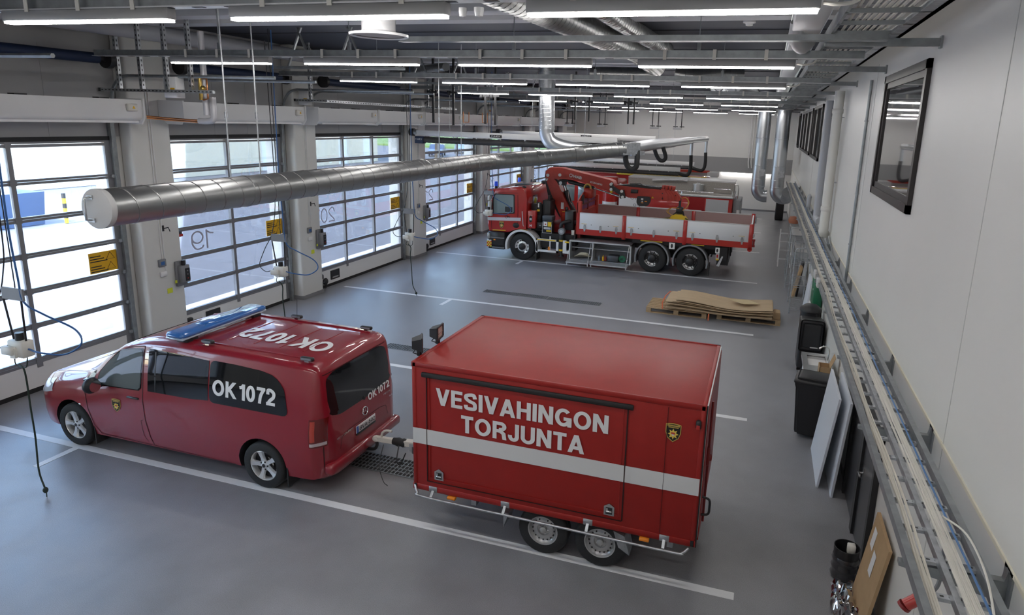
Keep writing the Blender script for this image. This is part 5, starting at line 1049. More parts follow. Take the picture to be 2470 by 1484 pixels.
dropbox(2.98,-6.78,'hanging power drop with charging lead at the far left, before the nearest door',zc=1.83)
dropbox(2.3,-1.55,'hanging power drop before door 19, behind the van',zc=1.6)
dropbox(2.45,3.15,'hanging power drop before door 20, two leads to the floor',zc=1.57)
dropbox(2.6,8.0,'hanging power drop in front of the crane truck cab',zc=1.62,plug=False)
# wall end details
t=thing('end_wall_light',(9.75,26.85,2.07),'low strip light fixed under the grey band of the end wall','lamp'); MB().box(8.8,11.6,26.86,26.97,2.10,2.15).build('housing',lgrey,t); MB().box(8.82,11.58,26.87,26.96,2.08,2.10).build('tube',mat('lamp_tube_dim',(1,1,1),emit=7,ecol=(1,.97,.95)),t)
for x,lb_ in((10.25,'left of two thin white pipes down the end wall'),(10.4,'right of two thin white pipes down the end wall')):
    tag(MB().tube([(x,26.9,5.9),(x,26.9,2.75),(x+.02,26.9,2.6),(x+.05,26.9,2.4)],.04,10).build('drain_pipe',wht),lb_,'pipe')
# ---------------- right wall ----------------
WX=HX
w=thing('window_1',(WX,-4.3,3.93),kind='structure')
wy0,wy1,wz0,wz1=-4.66,-2.16,3.85,5.35
m=MB().m(dkframe); fw=.09
for a in((wy0,wy1,wz0,wz0+fw),(wy0,wy1,wz1-fw,wz1),(wy0,wy0+fw,wz0,wz1),(wy1-fw,wy1,wz0,wz1)): m.box(WX-.045,WX+.02,*a)
b=.16
for a in((wy0+.05,wy1-.05,wz0+.05,wz0+b),(wy0+.05,wy1-.05,wz1-b,wz1-.05),(wy0+.05,wy0+b,wz0+.05,wz1-.05),(wy1-b,wy1-.05,wz0+.05,wz1-.05)): m.box(WX-.025,WX+.0,*a)
m.build('frame',None,w)
MB().box(WX-.012,WX-.006,wy0+b,wy1-b,wz0+b,wz1-b).build('glass',mat('mirror_glass',(.012,.012,.012),.015,spec=1,coat=1),w)
for k,(y0,y1,nm) in enumerate(((8.3,11.9,2),(12.7,19.6,3),(21.6,23.2,1))):
    w=thing('window_%d'%(k+2),(WX,(y0+y1)/2,3.85),kind='structure'); m=MB().m(dkframe)
    for a in((y0,y1,3.76,3.85),(y0,y1,5.27,5.36),(y0,y0+.1,3.76,5.36),(y1-.1,y1,3.76,5.36)): m.box(WX-.05,WX+.02,*a)
    for q in range(1,nm): y=y0+(y1-y0)*q/nm; m.box(WX-.05,WX+.02,y-.06,y+.06,3.76,5.36)
    m.build('frame',None,w); MB().box(WX-.012,WX-.006,y0+.1,y1-.1,3.85,5.27).build('glass',MATS['mirror_glass'],w)
m=MB().box(WX-.012,WX,YN+.05,YF-.1,2.42,2.445); struct(m.build('trim_7',mat('cream_trim',(.72,.69,.57),.5)))
m=MB()
for y in(-6.9,-1.15,4.6,10.4): m.box(WX-.003,WX,y-.006,y+.006,.1,5.6)
struct(m.build('trim_8',mat('panel_joint',(.56,.555,.53),.6)))
# wall pipes
def wpipe(x,y,z0,z1,r,mt_,lb_,foot=0,cl=()):
    t=thing('drain_pipe',(x,y,z0),lb_,'pipe')
    pts=[(x,y,z1),(x,y,z0)] if not foot else spline([(x,y,z1),(x,y,(z0+z1)/2),(x,y,z0+.25),(x+.0,y+.03,z0+.06),(x+.05,y+.12,z0)],5)
    m=MB().m(mt_).tube(pts,r,18)
    if foot: m.lathe([(r,-.05),(r+.012,-.04),(r+.012,.04),(r,.05)],(x,y,z0+.55),2,18).lathe([(r,-.05),(r+.012,-.04),(r+.012,.04),(r,.05)],(x,y,z1-.4),2,18)
    m.build('pipe',None,t)
    for z in cl: MB().box(x-r-.008,WX-.002,y-.015,y+.015,z-.012,z+.012).build('clamp',galv,t)
wpipe(12.46,2.7,2.5,5.42,.095,mat('white_pipe',(.68,.67,.63),.4),'thick white drain pipe down the right wall',1,(3.6,4.9))
wpipe(12.53,3.15,2.6,5.4,.03,mat('white_pipe',(.68,.67,.63),.4),'thin white pipe just behind the thick drain pipe',0,(3.4,))
t=thing('drain_pipe',(12.44,4.55,2.5),'grey insulated pipe on the right wall ending in a bend','pipe'); MB().tube(spline([(12.44,4.55,5.3),(12.44,4.55,4),(12.44,4.55,2.75),(12.45,4.5,2.62),(12.47,4.42,2.58),(12.5,4.3,2.58)],6),.085,16).build('pipe',mat('grey_pipe',(.40,.41,.44),.45),t)
t=thing('drain_pipe',(12.5,8.4,2.2),'short grey pipe stub rising above the cable ladder','pipe'); MB().tube(spline([(12.48,8.4,2.0),(12.48,8.4,2.6),(12.49,8.4,2.75),(12.53,8.4,2.78)],6),.06,14).build('pipe',mat('grey_pipe',(0,0,0)),t)
wpipe(12.57,-.8,2.1,5.4,.022,galv_d,'long thin conduit down the right wall, left of the dark window',0,(3.7,4.8,2.9))
t=thing('conduit',(12.57,1,1.7),'branching thin conduits on the right wall below the white pipe','conduit')
for p in([(12.57,2.4,2.5),(12.57,1.6,2.3),(12.57,-.1,2.26),(12.57,-.15,1.7)],[(12.57,2.6,2.5),(12.57,2.5,1.7)],[(12.57,2.9,2.5),(12.57,2.8,1.7)]): MB().tube(p,.016,7).build('conduit_run',galv,t)
# lower cable ladder
LX0,LX1,LZ_=12.10,12.45,2.40
t=thing('cable_ladder',(12.2,0,LZ_),'long galvanised cable ladder along the right wall, loaded with white cables','cable tray')
yA,yB=-10.6,18.0
for x in(LX0,LX1-.0): MB().box(x-.012,x+.012,yA,yB,LZ_-.025,LZ_+.045).box(x-.02,x+.02,yA,yB,LZ_+.044,LZ_+.05).build('side_rail',galv_d,t)
MB().box(LX0+.15,LX0+.195,yA,yB,LZ_-.005,LZ_+.005).box(LX0+.145,LX0+.15,yA,yB,LZ_-.005,LZ_+.04).build('divider',galv,t)
n=int((yB-yA)/.30)
for k in range(n):
    y=yA+.15+k*.30; m=MB().m(galv).box(LX0,LX1,y-.02,y+.02,LZ_-.02,LZ_+.0).m(blk)
    if k<26:
        for q in range(8): m.box(LX0+.02+q*.041,LX0+.038+q*.041,y-.006,y+.006,LZ_-.0,LZ_+.0008)
    m.build('rung',None,t)
for k,y in enumerate((-10.2,-8.35,-6.6,-4.9,-3.1,-1.3,.5,2.3,4.2,6.1,8.0,10,12,14,16)):
    m=MB().m(galv_d).prism([(WX,LZ_-.16),(WX,LZ_+.03),(WX-.02,LZ_+.03),(WX-.03,LZ_-.03),(LX0-.03,LZ_-.035),(LX0-.03,LZ_-.06)],1,y-.022,y+.022).box(WX-.012,WX,y-.06,y+.06,LZ_-.16,LZ_+.04); m.build('bracket',None,t)
def runs(z,x0,x1,n,y0,y1,amp,seed,r=.007):
    rg=random.Random(seed); out=[]
    for k in range(n):
        xb=x0+(x1-x0)*(k+.5)/n; ph=rg.random()*6; pts=[]
        N=int((y1-y0)/.35)
        for i in range(N+1):
            y=y0+(y1-y0)*i/N; pts.append((xb+amp*(math.sin(y*1.1+ph)+.6*math.sin(y*2.3+ph*2)),y,z+.006*rg.random()))
        out.append(pts)
    return out
def tagc(o,lb_,g): tag(o,lb_,'cable',g); return o
cw=mat('cable_cream',(.66,.63,.55),.55)
for k,p in enumerate(runs(LZ_+.012,LX0+.03,LX0+.08,5,yA+.1,yB-.3,.014,3)): tagc(MB().tube(p,.008,6).build('cable',cw),'loose cream cable on the left half of the cable ladder','cream cables on the ladder')
for k,p in enumerate(runs(LZ_+.012,LX0+.2,LX0+.27,8,yA+.1,yB-.3,.003,5)): tagc(MB().tube(p,.006,6).build('cable',cable_w),'straight white cable in the right half of the cable ladder','white cables on the ladder')
for k,p in enumerate(runs(LZ_+.014,LX0+.29,LX0+.30,1,yA+.1,yB-.5,.004,6)): tagc(MB().tube(p,.007,6).build('cable',mat('cable_blue',(.1,.22,.45),.5)),'blue data cable on the cable ladder nearest the wall','blue cables on the ladder')
tagc(MB().tube(spline([(12.28,-9.4,LZ_+.05),(12.34,-9.0,LZ_+.1),(12.4,-8.6,LZ_+.13),(12.42,-8.2,LZ_+.1),(12.38,-7.9,LZ_+.02)],6),.006,6).build('cable',cable_w),'single white cable bowed up toward the wall above the ladder',None)
tagc(MB().tube(spline([(12.27,-9.5,LZ_+.03),(12.28,-9.2,LZ_+.09),(12.34,-9.15,LZ_+.11),(12.38,-9.3,LZ_+.06),(12.34,-9.8,LZ_+.03)],6),.006,6).build('cable',mat('cable_grey',(.42,.4,.37),.5)),'grey cable looped across the ladder bundle',None)
for y,lb_ in((-1.15,'farther of two small white boxes on the ladder edge above the black bin'),(-1.75,'nearer of two small white boxes on the ladder edge above the black bin')):
    tag(MB().box(LX0-.04,LX0+.01,y-.08,y+.08,LZ_-.03,LZ_+.1,.01).build('junction_box',lgrey),lb_,'junction box')
# upper cable tray under the ceiling
t=thing('ceiling_cable_tray',(12.0,0,5.42),'cable tray under the ceiling along the top of the right wall','cable tray')
m=MB().m(galv_d).box(11.62,11.645,YN+.3,26.5,5.50,5.62).build('side_rail',None,t); MB().m(galv).box(12.12,12.24,YN+.3,26.5,5.50,5.53).box(12.20,12.24,YN+.3,26.5,5.5,5.62).build('side_rail',None,t)
for k in range(60): MB().box(11.62,12.2,-10+k*.6-.02,-10+k*.6+.02,5.50,5.53).build('rung',galv_d,t)
m=MB()
for k in range(8): m.tube([(11.72+k*.05+.01*math.sin(i*.9+k),-12+i*.9,5.55) for i in range(42)],.014,5)
o=m.build('cable_bundle',cable_w,t); o['kind']='stuff'
for k,y in enumerate((-4.9,-1.9,1.2,4.6,8.2,12,16,20,24)): MB().m(galv_d).box(11.6,WX,y-.03,y+.03,5.43,5.50).box(WX-.02,WX,y-.04,y+.04,5.41,5.52).build('bracket',None,t)
tag(MB().box(11.3,11.6,YN+.3,26,5.66,5.95,.01).build('boxed_duct',wht),'boxed white duct running above the ceiling cable tray','duct')
tag(MB().tube(spline([(11.35,-4.2,5.75),(11.35,-4.1,5.6),(11.42,-4.0,5.52),(11.5,-3.9,5.6)],6),.075,14).build('drain_bend',lgrey),'grey drain bend poking out beside the ceiling cable tray','pipe')
for k,y in list(enumerate(ROWS))[1:5]:
    tag(MB().tube(spline([(11.39,y,5.36),(11.48,y,5.35),(11.58,y+.05,5.38),(11.66,y+.1,5.5)],5),.012,6).build('lamp_lead',cable_w),'white lead from the %s row lamp to the ceiling cable tray'%wordy[k],'cable','lamp leads')
# ---------------- along the foot of the right wall ----------------
def wheelie(x,y,rot,lb_,lidopen=False,h=.92):
    t=thing('wheelie_bin',(x,y,0),lb_,'bin'); R=Matrix.Rotation(rot,3,'Z'); o=Vector((x,y,0))
    def T(m):
        for v in m.bm.verts: v.co=R@v.co+o
        return m
    m=MB().m(blk); a,b=.22,.27
    V=[]
    for z,s in((.06,.80),(.1,.84),(h-.12,1.0),(h-.06,1.06),(h-.02,1.06)): V.append([m.bm.verts.new((sx*a*s,sy*b*s,z)) for sx,sy in((-1,-1),(1,-1),(1,1),(-1,1))])
    for A,Bq in zip(V,V[1:]):
        for i in range(4): m._f([A[i],A[(i+1)%4],Bq[(i+1)%4],Bq[i]])
    m._f(V[0][::-1]);m._f(V[-1]); bmesh.ops.bevel(m.bm,geom=[e for e in m.bm.edges if abs(e.verts[0].co.z-e.verts[1].co.z)>.04],offset=.04,segments=3,affect='EDGES'); T(m).build('body',None,t)
    m=MB().m(blk).box(-a*1.12,a*1.12,-b*1.12,b*1.14,h-.03,h+.03,.025,seg=2).box(-a*.95,a*.95,-b*.95,b*.8,h+.02,h+.07,.04,seg=3); T(m).build('lid',None,t)
    m=MB().m(blk).cyl((-.2,b*.95,h-.0),(.2,b*.95,h-.0),.02,8).box(-.18,.18,b*.9,b*1.15,h-.08,h-.02,.01); T(m).build('handle',None,t)
    for s in(-1,1): T(MB().cyl((s*.20,b*.85,.10),(s*.255,b*.85,.10),.10,18)).build('wheel',blk_r,t)
wheelie(12.13,-1.75,-.55*PI,'black wheelie bin with closed lid in front of the steel sink')
t=thing('wheelie_bin',(12.2,1.4,0),'black wheelie bin with its lid hanging open, half under the cable ladder beyond the sink','bin')
MB().box(12.0,12.43,1.06,1.66,.08,1.0,.04,seg=3).build('body',blk,t)
m=MB().m(blk).box(11.99,12.43,.98,1.03,.46,1.10,.06,seg=4).box(12.03,12.40,.965,.985,.52,1.04,.05,seg=4); m.build('lid',None,t); MB().tube([(12.2,.955,.56),(12.34,.955,.56)],.012,8).build('handle',lgrey,t)
for y in(1.2,1.5): MB().cyl((12.02,y,.09),(12.08,y,.09),.09,16).build('wheel',blk_r,t)
tag(MB().m(blk).lathe([(0,0),(.17,0),(.2,1.02),(.215,1.03),(.215,1.08),(.12,1.16),(0,1.18)],(12.2,1.95,0),2,24).build('waste_bin',None),'round-topped black bin just behind the open wheelie bin','bin')
# sink bench
t=thing('steel_sink',(12.2,-.75,0),'stainless steel sink bench between the two black wheelie bins','sink')
m=MB().m(steel).box(11.98,12.42,-1.35,-.95,.84,.87).box(11.98,12.42,-.42,-.30,.84,.87).box(11.98,12.06,-.95,-.42,.84,.87).box(12.36,12.42,-.95,-.42,.84,.87).box(11.98,12.02,-1.35,-.3,.80,.84)
m.box(12.06,12.36,-.95,-.42,.68,.69).box(12.05,12.06,-.95,-.42,.68,.86).box(12.36,12.37,-.95,-.42,.68,.86).box(12.06,12.36,-.96,-.95,.68,.86).box(12.06,12.36,-.42,-.41,.68,.86); m.build('basin_top',None,t)
MB().m(wht).box(12.02,12.40,-1.32,-.32,.0,.80).build('cabinet',None,t)
MB().tube(spline([(12.38,-.68,.86),(12.38,-.68,1.08),(12.30,-.68,1.13),(12.22,-.68,1.08)],5),.014,8).build('tap',chrome,t)
t=thing('open_carton',(12.3,-1.12,.87),'open cardboard box on the near end of the steel sink','box'); m=MB().m(card)
for a in((12.2,12.21,-1.28,-1.05,.87,.97),(12.36,12.37,-1.28,-1.05,.87,.97),(12.2,12.37,-1.28,-1.27,.87,.97),(12.2,12.37,-1.06,-1.05,.87,.97),(12.2,12.37,-1.28,-1.05,.87,.875)): m.box(*a)
m.build('carton_body',None,t); m=MB().m(card); m.raw([(12.36,-1.28,.97),(12.36,-1.05,.97),(12.42,-1.05,1.14),(12.42,-1.28,1.14),(12.365,-1.28,.97),(12.365,-1.05,.97),(12.425,-1.05,1.14),(12.425,-1.28,1.14)],[(0,1,2,3),(7,6,5,4),(0,3,7,4),(1,5,6,2),(3,2,6,7)]); m.build('flap',None,t)
# leaning white panels
def lean(x0,x1,y0,y1,h,th,mt_,nm,lb_,cat):
    m=MB().m(mt_).prism([(x0,0),(x0+th,0),(x1+th,h),(x1,h)],1,y0,y1); o=m.build(nm); return tag(o,lb_,cat)
panel_w=mat('panel_white',(.66,.70,.76),.4)
lean(12.22,12.36,-3.35,-2.2,1.28,.03,panel_w,'white_board','white board leaning on the right wall, nearest to the wheelie bin','panel')
lean(12.38,12.47,-3.55,-2.4,1.32,.03,panel_w,'white_board','second white board leaning behind the first, beside the black door','panel')
D=thing('door_8',(WX,-4.2,0),kind='structure'); m=MB().m(blk)
d0,d1,dh=-5.1,-3.3,1.6
for a in((d0,d0+.08,0,dh),(d1-.08,d1,0,dh),(d0,d1,dh-.08,dh),(-4.3,-4.17,0,dh)): m.box(WX-.06,WX+.01,*a)
m.build('frame',None,D); MB().box(WX-.03,WX-.02,d0+.06,d1-.06,0.02,dh-.06).build('door_leaf',mat('door_dark',(.05,.05,.055),.3),D)
MB().m(chrome).tube([(WX-.03,-4.4,.85),(WX-.08,-4.4,.85),(WX-.08,-4.52,.85)],.012,7).box(WX-.04,WX-.03,-4.44,-4.36,.78,.92).build('door_handle',None,D)
t=thing('cardboard_sheet',(12.5,-5.8,0),'tall brown cardboard board leaning on the right wall at the bottom right','board'); MB().prism([(12.40,0),(12.43,0),(12.57,1.02),(12.54,1.02)],1,-6.15,-5.5).build('sheet',card,t)
for y0,y1,za,zb in((-5.72,-5.6,.72,.92),(-5.9,-5.78,.55,.78)):
    q=[(12.4+.14*z/1.02-.004,y,z) for y,z in((y0,za),(y1,za),(y1,zb),(y0,zb))]; m=MB().m(wht); m.raw(q,[(0,1,2,3)]); m.build('paper_label',None,t)
t=thing('waste_basket',(12.38,-5.15,0),'round black basket wrapped in plastic film, beside the cardboard board','basket'); c=(12.38,-5.15,0)
MB().lathe([(0,.0),(.115,.0),(.13,.36),(.122,.36),(.108,.03),(0,.03)],c,2,24).build('basket',blk,t)
MB().lathe([(.135+.006*math.sin(k*2.1),.02+k*.03) for k in range(9)],c,2,14).build('film_wrap',mat('film_dark',(.03,.03,.035),.15,coat=1,bump=.6,bscale=18),t)
tag(MB().m(offw).box(12.38,12.46,-5.20,-5.12,.28,.40,.01).build('packet'),'small white packet sticking out of the black basket','packet')
film=glassmat('film_clear',(.8,.8,.82),.9)
m=MB(); rg=random.Random(3)
def fl_(u,v): return (12.2+u*.26+.02*math.sin(v*9),-6.2+v*.7,.06+.14*abs(math.sin(u*5+v*7))*(1-abs(2*u-1)*.4)+.05*rg.random())
m.grid(fl_,14,18); tag(m.build('plastic_bag',film,ang=15),'crumpled clear plastic film on the floor in front of the cardboard board','plastic film')
t=thing('power_plug',(12.2,-8.1,1.9),'red and grey industrial plug hanging under the near cable ladder','plug'); MB().m(mgrey).cyl((12.33,-8.05,1.98),(12.28,-8.05,1.93),.032,14).tube(spline([(12.33,-8.05,1.97),(12.38,-8.03,2.05),(12.39,-8.0,2.2),(12.38,-8.0,2.36)],5),.012,6).build('body',None,t); MB().m(red_k).cyl((12.28,-8.05,1.935),(12.22,-8.06,1.885),.035,14).m(red_d).cyl((12.22,-8.06,1.887),(12.21,-8.06,1.87),.04,14).build('cap',None,t)
# wire shelves
def shelf(x0,x1,y0,y1,h,lb_,lv=(.15,.75,1.4,1.85)):
    t=thing('wire_shelf',((x0+x1)/2,(y0+y1)/2,0),lb_,'shelf','wire shelves along the right wall')
    for x in(x0,x1):
        for y in(y0,y1): MB().tube([(x,y,0),(x,y,h-.08)],.014,8).build('post',galv,t)
    m=MB()
    for y in(y0,y1): m.tube([(x0,y,h-.08),(x0+.02,y,h-.02),(x0+.08,y,h),(x1-.08,y,h),(x1-.02,y,h-.02),(x1,y,h-.08)],.014,8)
    m.build('top_hoop',galv,t)
    for z in lv:
        m=MB()
        for y in(y0,y1): m.tube([(x0,y,z),(x1,y,z)],.009,6).tube([(x0,y,z-.05),(x1,y,z-.05)],.006,6)
        for x in(x0,x1): m.tube([(x,y0,z),(x,y1,z)],.009,6)
        for k in range(16): y=y0+(y1-y0)*(k+.5)/16; m.tube([(x0,y,z+.006),(x1,y,z+.006)],.004,4)
        m.build('wire_tier',galv,t)
shelf(12.03,12.42,5.4,6.6,1.72,'chrome wire shelf rack, nearest one, beyond the green box')
shelf(12.0,12.40,8.3,9.6,1.85,'chrome wire shelf rack, farther one, near the end of the cable ladder')
t=thing('green_cabinet',(12.3,2.75,.85),'green box standing on a white stand beside the right wall','cabinet'); MB().m(grn).box(12.26,12.44,2.45,3.1,.95,1.55,.015).build('case',None,t); MB().m(chrome).box(12.25,12.26,2.55,2.59,1.2,1.26).m(wht).box(12.256,12.26,2.65,2.73,1.3,1.33).build('lock',None,t)
tag(MB().m(wht).box(12.24,12.44,2.4,3.15,0,.95,.01).build('white_stand'),'white stand carrying the green box','stand')
lean(12.18,12.30,3.6,4.4,1.3,.03,panel_w,'white_board','white board leaning at the right wall beside the near wire rack','panel')
lean(12.12,12.28,7.0,7.4,.9,.06,card,'cardboard_sheet','brown cardboard piece leaning between the two wire racks','board')
lean(12.22,12.32,7.3,7.8,1.0,.05,blk,'black_board','black board leaning behind the brown cardboard piece','board')
tag(MB().m(blk).box(11.9,12.3,23.6,24.2,0,1.02,.05,seg=2).box(11.87,12.33,23.56,24.24,1.02,1.1,.03,seg=2).build('waste_bin'),'black bin at the far end of the right wall under the silver ducts','bin')
t=thing('step_ladder',(12.1,11.8,0),'small grey step ladder before the far black bin','ladder')
for x in(11.9,12.3): MB().bar((x,11.4,0),(x,11.85,1.25),.04,.03).build('rail',alu_l,t); MB().bar((x,12.3,0),(x,11.9,1.22),.03,.03).build('rear_leg',alu_l,t)
for k in range(4): MB().box(11.9,12.3,11.45+k*.1,11.58+k*.1,.25+k*.28,.28+k*.28).build('step',alu_l,t)
tag(MB().lathe([(0,0),(.13,0),(.16,.1),(.12,.2),(0,.22)],(12.15,8.9,1.87),2,16).build('helmet',mat('orange_brown',(.35,.12,.06),.5)),'orange-brown round thing on top of the farther wire rack','helmet')
for o in list(COL.objects):
    if o.parent: continue
    n=o.name.split('.')[0]; dx={'steel_sink':.10,'open_carton':.10,'wheelie_bin':.12,'wire_shelf':.08,'green_cabinet':.14,'white_stand':.14,'black_board':.12}.get(n,0)
    if o.name=='wheelie_bin': dx=.10
    if n=='waste_bin' and o.location.y<10: dx=.14
    if n=='white_board' and o.location.y>0: dx=.12
    if n=='cardboard_sheet' and o.location.y>0: dx=.1
    o.location.x+=dx
# ---------------- pallet with hardboard ----------------
def pallet(x0,y0,lb_):
    t=thing('pallet',(x0+.75,y0+.5,0),lb_,'pallet')
    for k in range(7): MB().box(x0,x0+1.5,y0+k*.148,y0+k*.148+.11,.115,.137).build('deck_board',wood,t)
    for k in range(3): 
        MB().box(x0,x0+1.5,y0+k*.45,y0+k*.45+.1,.0,.02).build('runner',wood,t)
        for j in range(3): MB().box(x0+j*.69,x0+j*.69+.12,y0+k*.45,y0+k*.45+.1,.02,.115).build('block',wood,t)
pallet(8.64,4.02,'left wooden pallet under the stack of hardboard sheets'); pallet(10.38,4.12,'right wooden pallet under the stack of hardboard sheets')
for k in range(7):
    dx,dy=[.0,.03,-.03,.05,.0,.06,.02][k],[.0,-.06,.05,-.03,.04,-.02,.0][k]; zb=.145+k*.032; rg=random.Random(k)
    a0,a1=9.12+dx+(0 if k<5 else .12*(k-4)),11.66+dx*.5; b0,b1=3.92+dy,5.0+dy
    def sh(u,z): 
        w=.038*math.cos((u-.08)*2*PI*.95)*(k/6*.9+.25)+.02*k/6*(1-u); return zb+.03+w+z
    m=MB().m(ply); m.grid(lambda u,v:(a0+(a1-a0)*u,b0+(b1-b0)*v,sh(u,.012)),28,1); m.grid(lambda u,v:(a0+(a1-a0)*u,b0+(b1-b0)*v,sh(u,0)),28,1)
    for y in(b0,b1): m.grid(lambda u,v:(a0+(a1-a0)*u,y,sh(u,.012*v)),28,1)
    for u0,x in((0,a0),(1,a1)): m.raw([(x,b0,sh(u0,0)),(x,b1,sh(u0,0)),(x,b1,sh(u0,.012)),(x,b0,sh(u0,.012))],[(0,1,2,3)])
    tag(m.build('hardboard_sheet',None,ang=30),['lowest','second lowest','third lowest','middle','third from top','second from top','topmost'][k]+' brown hardboard sheet on the pallets','sheet','hardboard sheets on the pallets')
tag(MB().m(mat('pale_paper',(.6,.48,.28),.8)).prism([(10.62,4.55),(11.0,4.22),(11.38,4.38),(11.08,4.68)],2,.42,.428).build('paper_sheet'),'pale square piece of board lying on the topmost hardboard sheet','sheet')
for pts,lb_ in(([(9.1,5.0,.36),(9.02,4.7,.3),(9.0,4.3,.22),(9.05,4.0,.14)],'orange strap at the left end of the hardboard stack'),([(10.2,3.9,.17),(10.2,3.84,.1),(10.2,3.82,.02)],'orange strap end hanging at the front of the hardboard stack')):
    m=MB()
    for a,b in zip(pts,pts[1:]): m.bar(a,b,.03,.004)
    tag(m.build('strap',mat('strap_orange',(.6,.13,.04),.6)),lb_,'strap')
tag(MB().m(card).prism([(11.70,4.2),(11.86,4.2),(11.84,4.5),(11.72,4.56)],2,.14,.30).build('cardboard_scrap'),'torn cardboard scrap at the right end of the pallets','cardboard')
# ---------------- floor drains ----------------
for x0,x1,y0,y1,lb_ in((4.1,5.92,4.14,4.40,'left half of the drain grate in front of the pallets'),(5.96,7.4,4.10,4.36,'right half of the drain grate in front of the pallets'),(4.05,6.6,-.75,-.50,'floor drain grate beyond the trailer floodlights'),(5.9,8.2,-5.02,-4.62,'floor drain grate under the trailer drawbar')):
    t=thing('drain_grate',((x0+x1)/2,(y0+y1)/2,0),lb_,'drain grate')
    MB().box(x0,x1,y0,y1,.0,.003).build('dark_channel',mat('drain_dark',(.02,.02,.022),.8),t)
    m=MB()
    nx=int((x1-x0)/.055); ny=5
    for k in range(nx+1): x=x0+(x1-x0)*k/nx; m.box(x-.006,x+.006,y0,y1,.003,.012)
    for k in range(ny+1): y=y0+(y1-y0)*k/ny; m.box(x0,x1,y-.006,y+.006,.003,.012)
    m.build('grating',galv_d,t)
# controls on the piers by the doors
for i,(a,b) in enumerate(PIERS[1:6]):
    nm=['19','20','21','22','23'][i]; y=b-.10; yn=DOORS[i+2][0]
    t=thing('door_control',(.35,y,1.2),'grey door control box with buttons on the pier left of door '+nm,'control box','door control boxes')
    MB().m(mgrey).box(.30,.36,y-.12,y+.12,1.22,1.72,.01).box(.36,.46,y-.10,y+.10,1.30,1.64,.01).m(blk).box(.46,.465,y-.02,y+.09,1.33,1.58).build('case',None,t)
    [MB().cyl((.464,y+.03,z),(.475,y+.03,z),.014,10).build('button',c_,t) for z,c_ in((1.38,red_k),(1.46,mgrey),(1.53,mgrey))]; MB().cyl((.41,y,1.63),(.41,y,1.74),.035,10).build('signal_lamp',blk,t)
    MB().m(yel_h).box(.36,.362,y-.2+.02,y-.13,1.3,1.36).box(.3,.304,y-.32,y-.2,1.12,1.22).build('warning_tag',None,t)
    t=thing('thermostat',(.32,a+.3,1.6),'small grey thermostat and white box on the pier left of door '+nm,'switch','pier switches'); MB().m(mgrey).box(.30,.34,a+.26,a+.42,1.68,1.82,.008).m(blu).box(.34,.342,a+.30,a+.38,1.71,1.78).build('case',None,t); MB().box(.30,.34,a+.28,a+.42,1.48,1.58,.008).build('socket_box',wht,t)
    MB().m(wht).tube([(.31,a+.36,5.0),(.31,a+.36,1.82)],.01,6).tube([(.31,a+.41,5.0),(.31,a+.41,1.6)],.01,6).build('conduit_run',None,t)
    t=thing('coat_hook',(.34,a+.45,2.4),'small black bracket on the pier left of door '+nm,'hook','pier hooks'); MB().m(blk).box(.30,.32,a+.42,a+.46,2.35,2.46).tube([(.31,a+.44,2.4),(.38,a+.5,2.42),(.38,a+.53,2.34)],.01,6).build('hook',None,t)
# ---------------- outside ----------------
def gmat():
    m=mat('asphalt',(.14,.14,.155),.85,noise=.12,nscale=3); return m
struct(MB().box(-80,-.4,-50,130,-.12,-.02).build('ground_outside',gmat()))
struct(MB().box(-1.9,-.4,-50,100,-.02,-.005).build('apron_outside',mat('concrete',(.72,.71,.68),.8)))
beige=mat('render_beige',(.66,.58,.44),.8)
t=thing('outside_building',(-30,15,0),'beige building with a small shuttered window seen through door 20','building')
MB().m(beige).box(-38,-27,-30,48,0,10).build('wall',None,t)
for y in(31.5,35.5,41.5,45.5): MB().box(-27,-26.97,y,y+1.2,0,10).build('pale_strip',wht,t)
MB().m(mat('shutter_blue',(.25,.3,.42),.6)).box(-27,-26.95,38.2,40.6,3.4,6.0).build('window',None,t); MB().m(wht).box(-27,-26.95,5,13,.0,3.6).build('garage_door',None,t)
MB().m(mat('roof_brown',(.2,.15,.1),.8)).box(-38.3,-26.5,-30,48.4,10,10.3).build('roof',None,t)
def car(x,y,rz,col,lb_):
    t=thing('parked_car',(x,y,0),lb_,'car','cars parked outside'); R=Matrix.Rotation(rz,3,'Z'); o=Vector((x,y,0))
    def T(m):
        for v in m.bm.verts: v.co=R@v.co+o
        return m
    cm=mat('car_'+lb_[:4],col,.25,coat=.8)
    m=MB().m(cm).prism([(-2.1,.3),(-2.15,.7),(-1.5,.85),(-.8,.92),(-.1,1.4),(1.2,1.42),(2.0,.98),(2.15,.85),(2.15,.35)],1,-.85,.85); bmesh.ops.bevel(m.bm,geom=[e for e in m.bm.edges if abs(e.verts[0].co.y-e.verts[1].co.y)<.01],offset=.08,segments=2,affect='EDGES'); T(m).build('body',None,t)
    T(MB().m(win_dark).prism([(-.65,.94),(-.08,1.34),(1.1,1.35),(1.75,.98)],1,-.87,.87)).build('window',None,t)
    T(MB().m(red_k).box(2.13,2.18,-.8,-.5,.75,.95).box(2.13,2.18,.5,.8,.75,.95)).build('tail_lamp',None,t)
    for a in(-1.35,1.35):
        for s in(-1,1): T(MB().m(tyre).cyl((a,s*.7,.31),(a,s*.88,.31),.31,18).m(rim_m).cyl((a,s*.88,.31),(a,s*.885,.31),.2,14)).build('wheel',None,t)
car(-27,61,PI*.62,(.03,.05,.12),'dark blue car parked outside, seen through door 21')
car(-28,70,PI*.62,(.2,.26,.36),'grey-blue car parked outside right of the dark blue one')
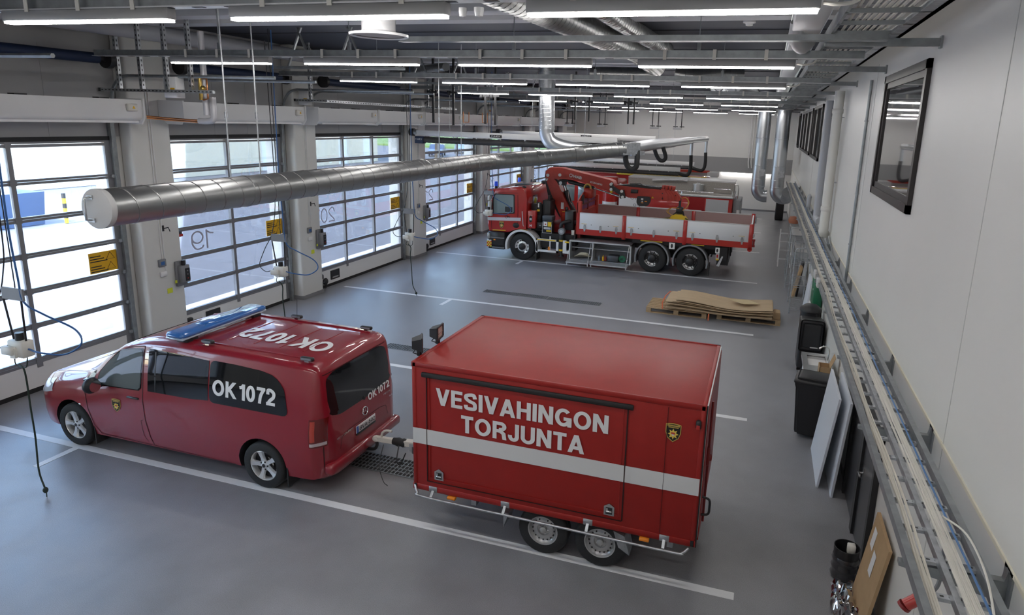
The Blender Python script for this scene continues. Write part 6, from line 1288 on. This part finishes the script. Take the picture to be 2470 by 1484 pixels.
car(-29,78,PI*.62,(.5,.52,.55),'pale car parked farther outside right of the other cars')
t=thing('waste_container',(-16,4.6,0),'dark blue waste container outside the nearest door','container'); cb=mat('container_blue',(.05,.085,.16),.5)
MB().m(cb).prism([(-18.2,0),(-18.6,1.3),(-15.7,1.3),(-15.9,0)],1,1.5,6.7).build('bin',None,t); MB().m(mat('lid_grey',(.45,.48,.55),.4)).prism([(-18.3,1.3),(-18.2,2.0),(-17,2.4),(-16,1.9),(-15.8,1.3)],1,1.5,5.6).build('lid',None,t)
t=thing('bollard',(-15.4,7.2,0),'yellow and black bollard outside the nearest door','bollard'); m=MB()
for k in range(6): m.m(yel if k%2==0 else blk).cyl((-15.4,7.2,k*.2),(-15.4,7.2,k*.2+.2),.07,14)
m.build('post',None,t)
def tree(x,y,h,r,lb_,seed):
    t=thing('tree',(x,y,0),lb_,'tree','trees outside'); rg=random.Random(seed)
    MB().tube([(x,y,0),(x+.1,y,h*.4),(x,y+.1,h*.8)],[.2,.14,.05],8).build('trunk',mat('bark',(.12,.09,.06),.9),t)
    m=MB().m(mat('leaves',(.10,.2,.04),.7,noise=.4,nscale=3))
    for k in range(1400):
        a=rg.random()*2*PI; q=r*rg.random()**.5; z=h*(.35+.65*rg.random()); q*=math.sin(min(PI,max(.3,PI*(z/h-.25)/.8))); c=Vector((x+q*math.cos(a),y+q*math.sin(a),z)); u=Vector((rg.uniform(-1,1),rg.uniform(-1,1),rg.uniform(-.5,.5))).normalized()*.16; v=u.cross(Vector((rg.uniform(-1,1),rg.uniform(-1,1),1))).normalized()*.1
        m.quad(c-u,c-v,c+u,c+v)
    o=m.build('foliage',None,t,recalc=False); o['kind']='stuff'
tree(-24,55,8,3,'leafy tree outside, seen at the top of door 21',1); tree(-30,84,9,4,'leafy tree outside, seen at the top of door 22',2); tree(-22,90,9,4,'larger tree outside beyond door 23',4)
struct(MB().box(-80,-20,80,130,-.02,.25).build('lawn_outside',mat('grass',(.14,.22,.06),.9,noise=.3,nscale=4)))
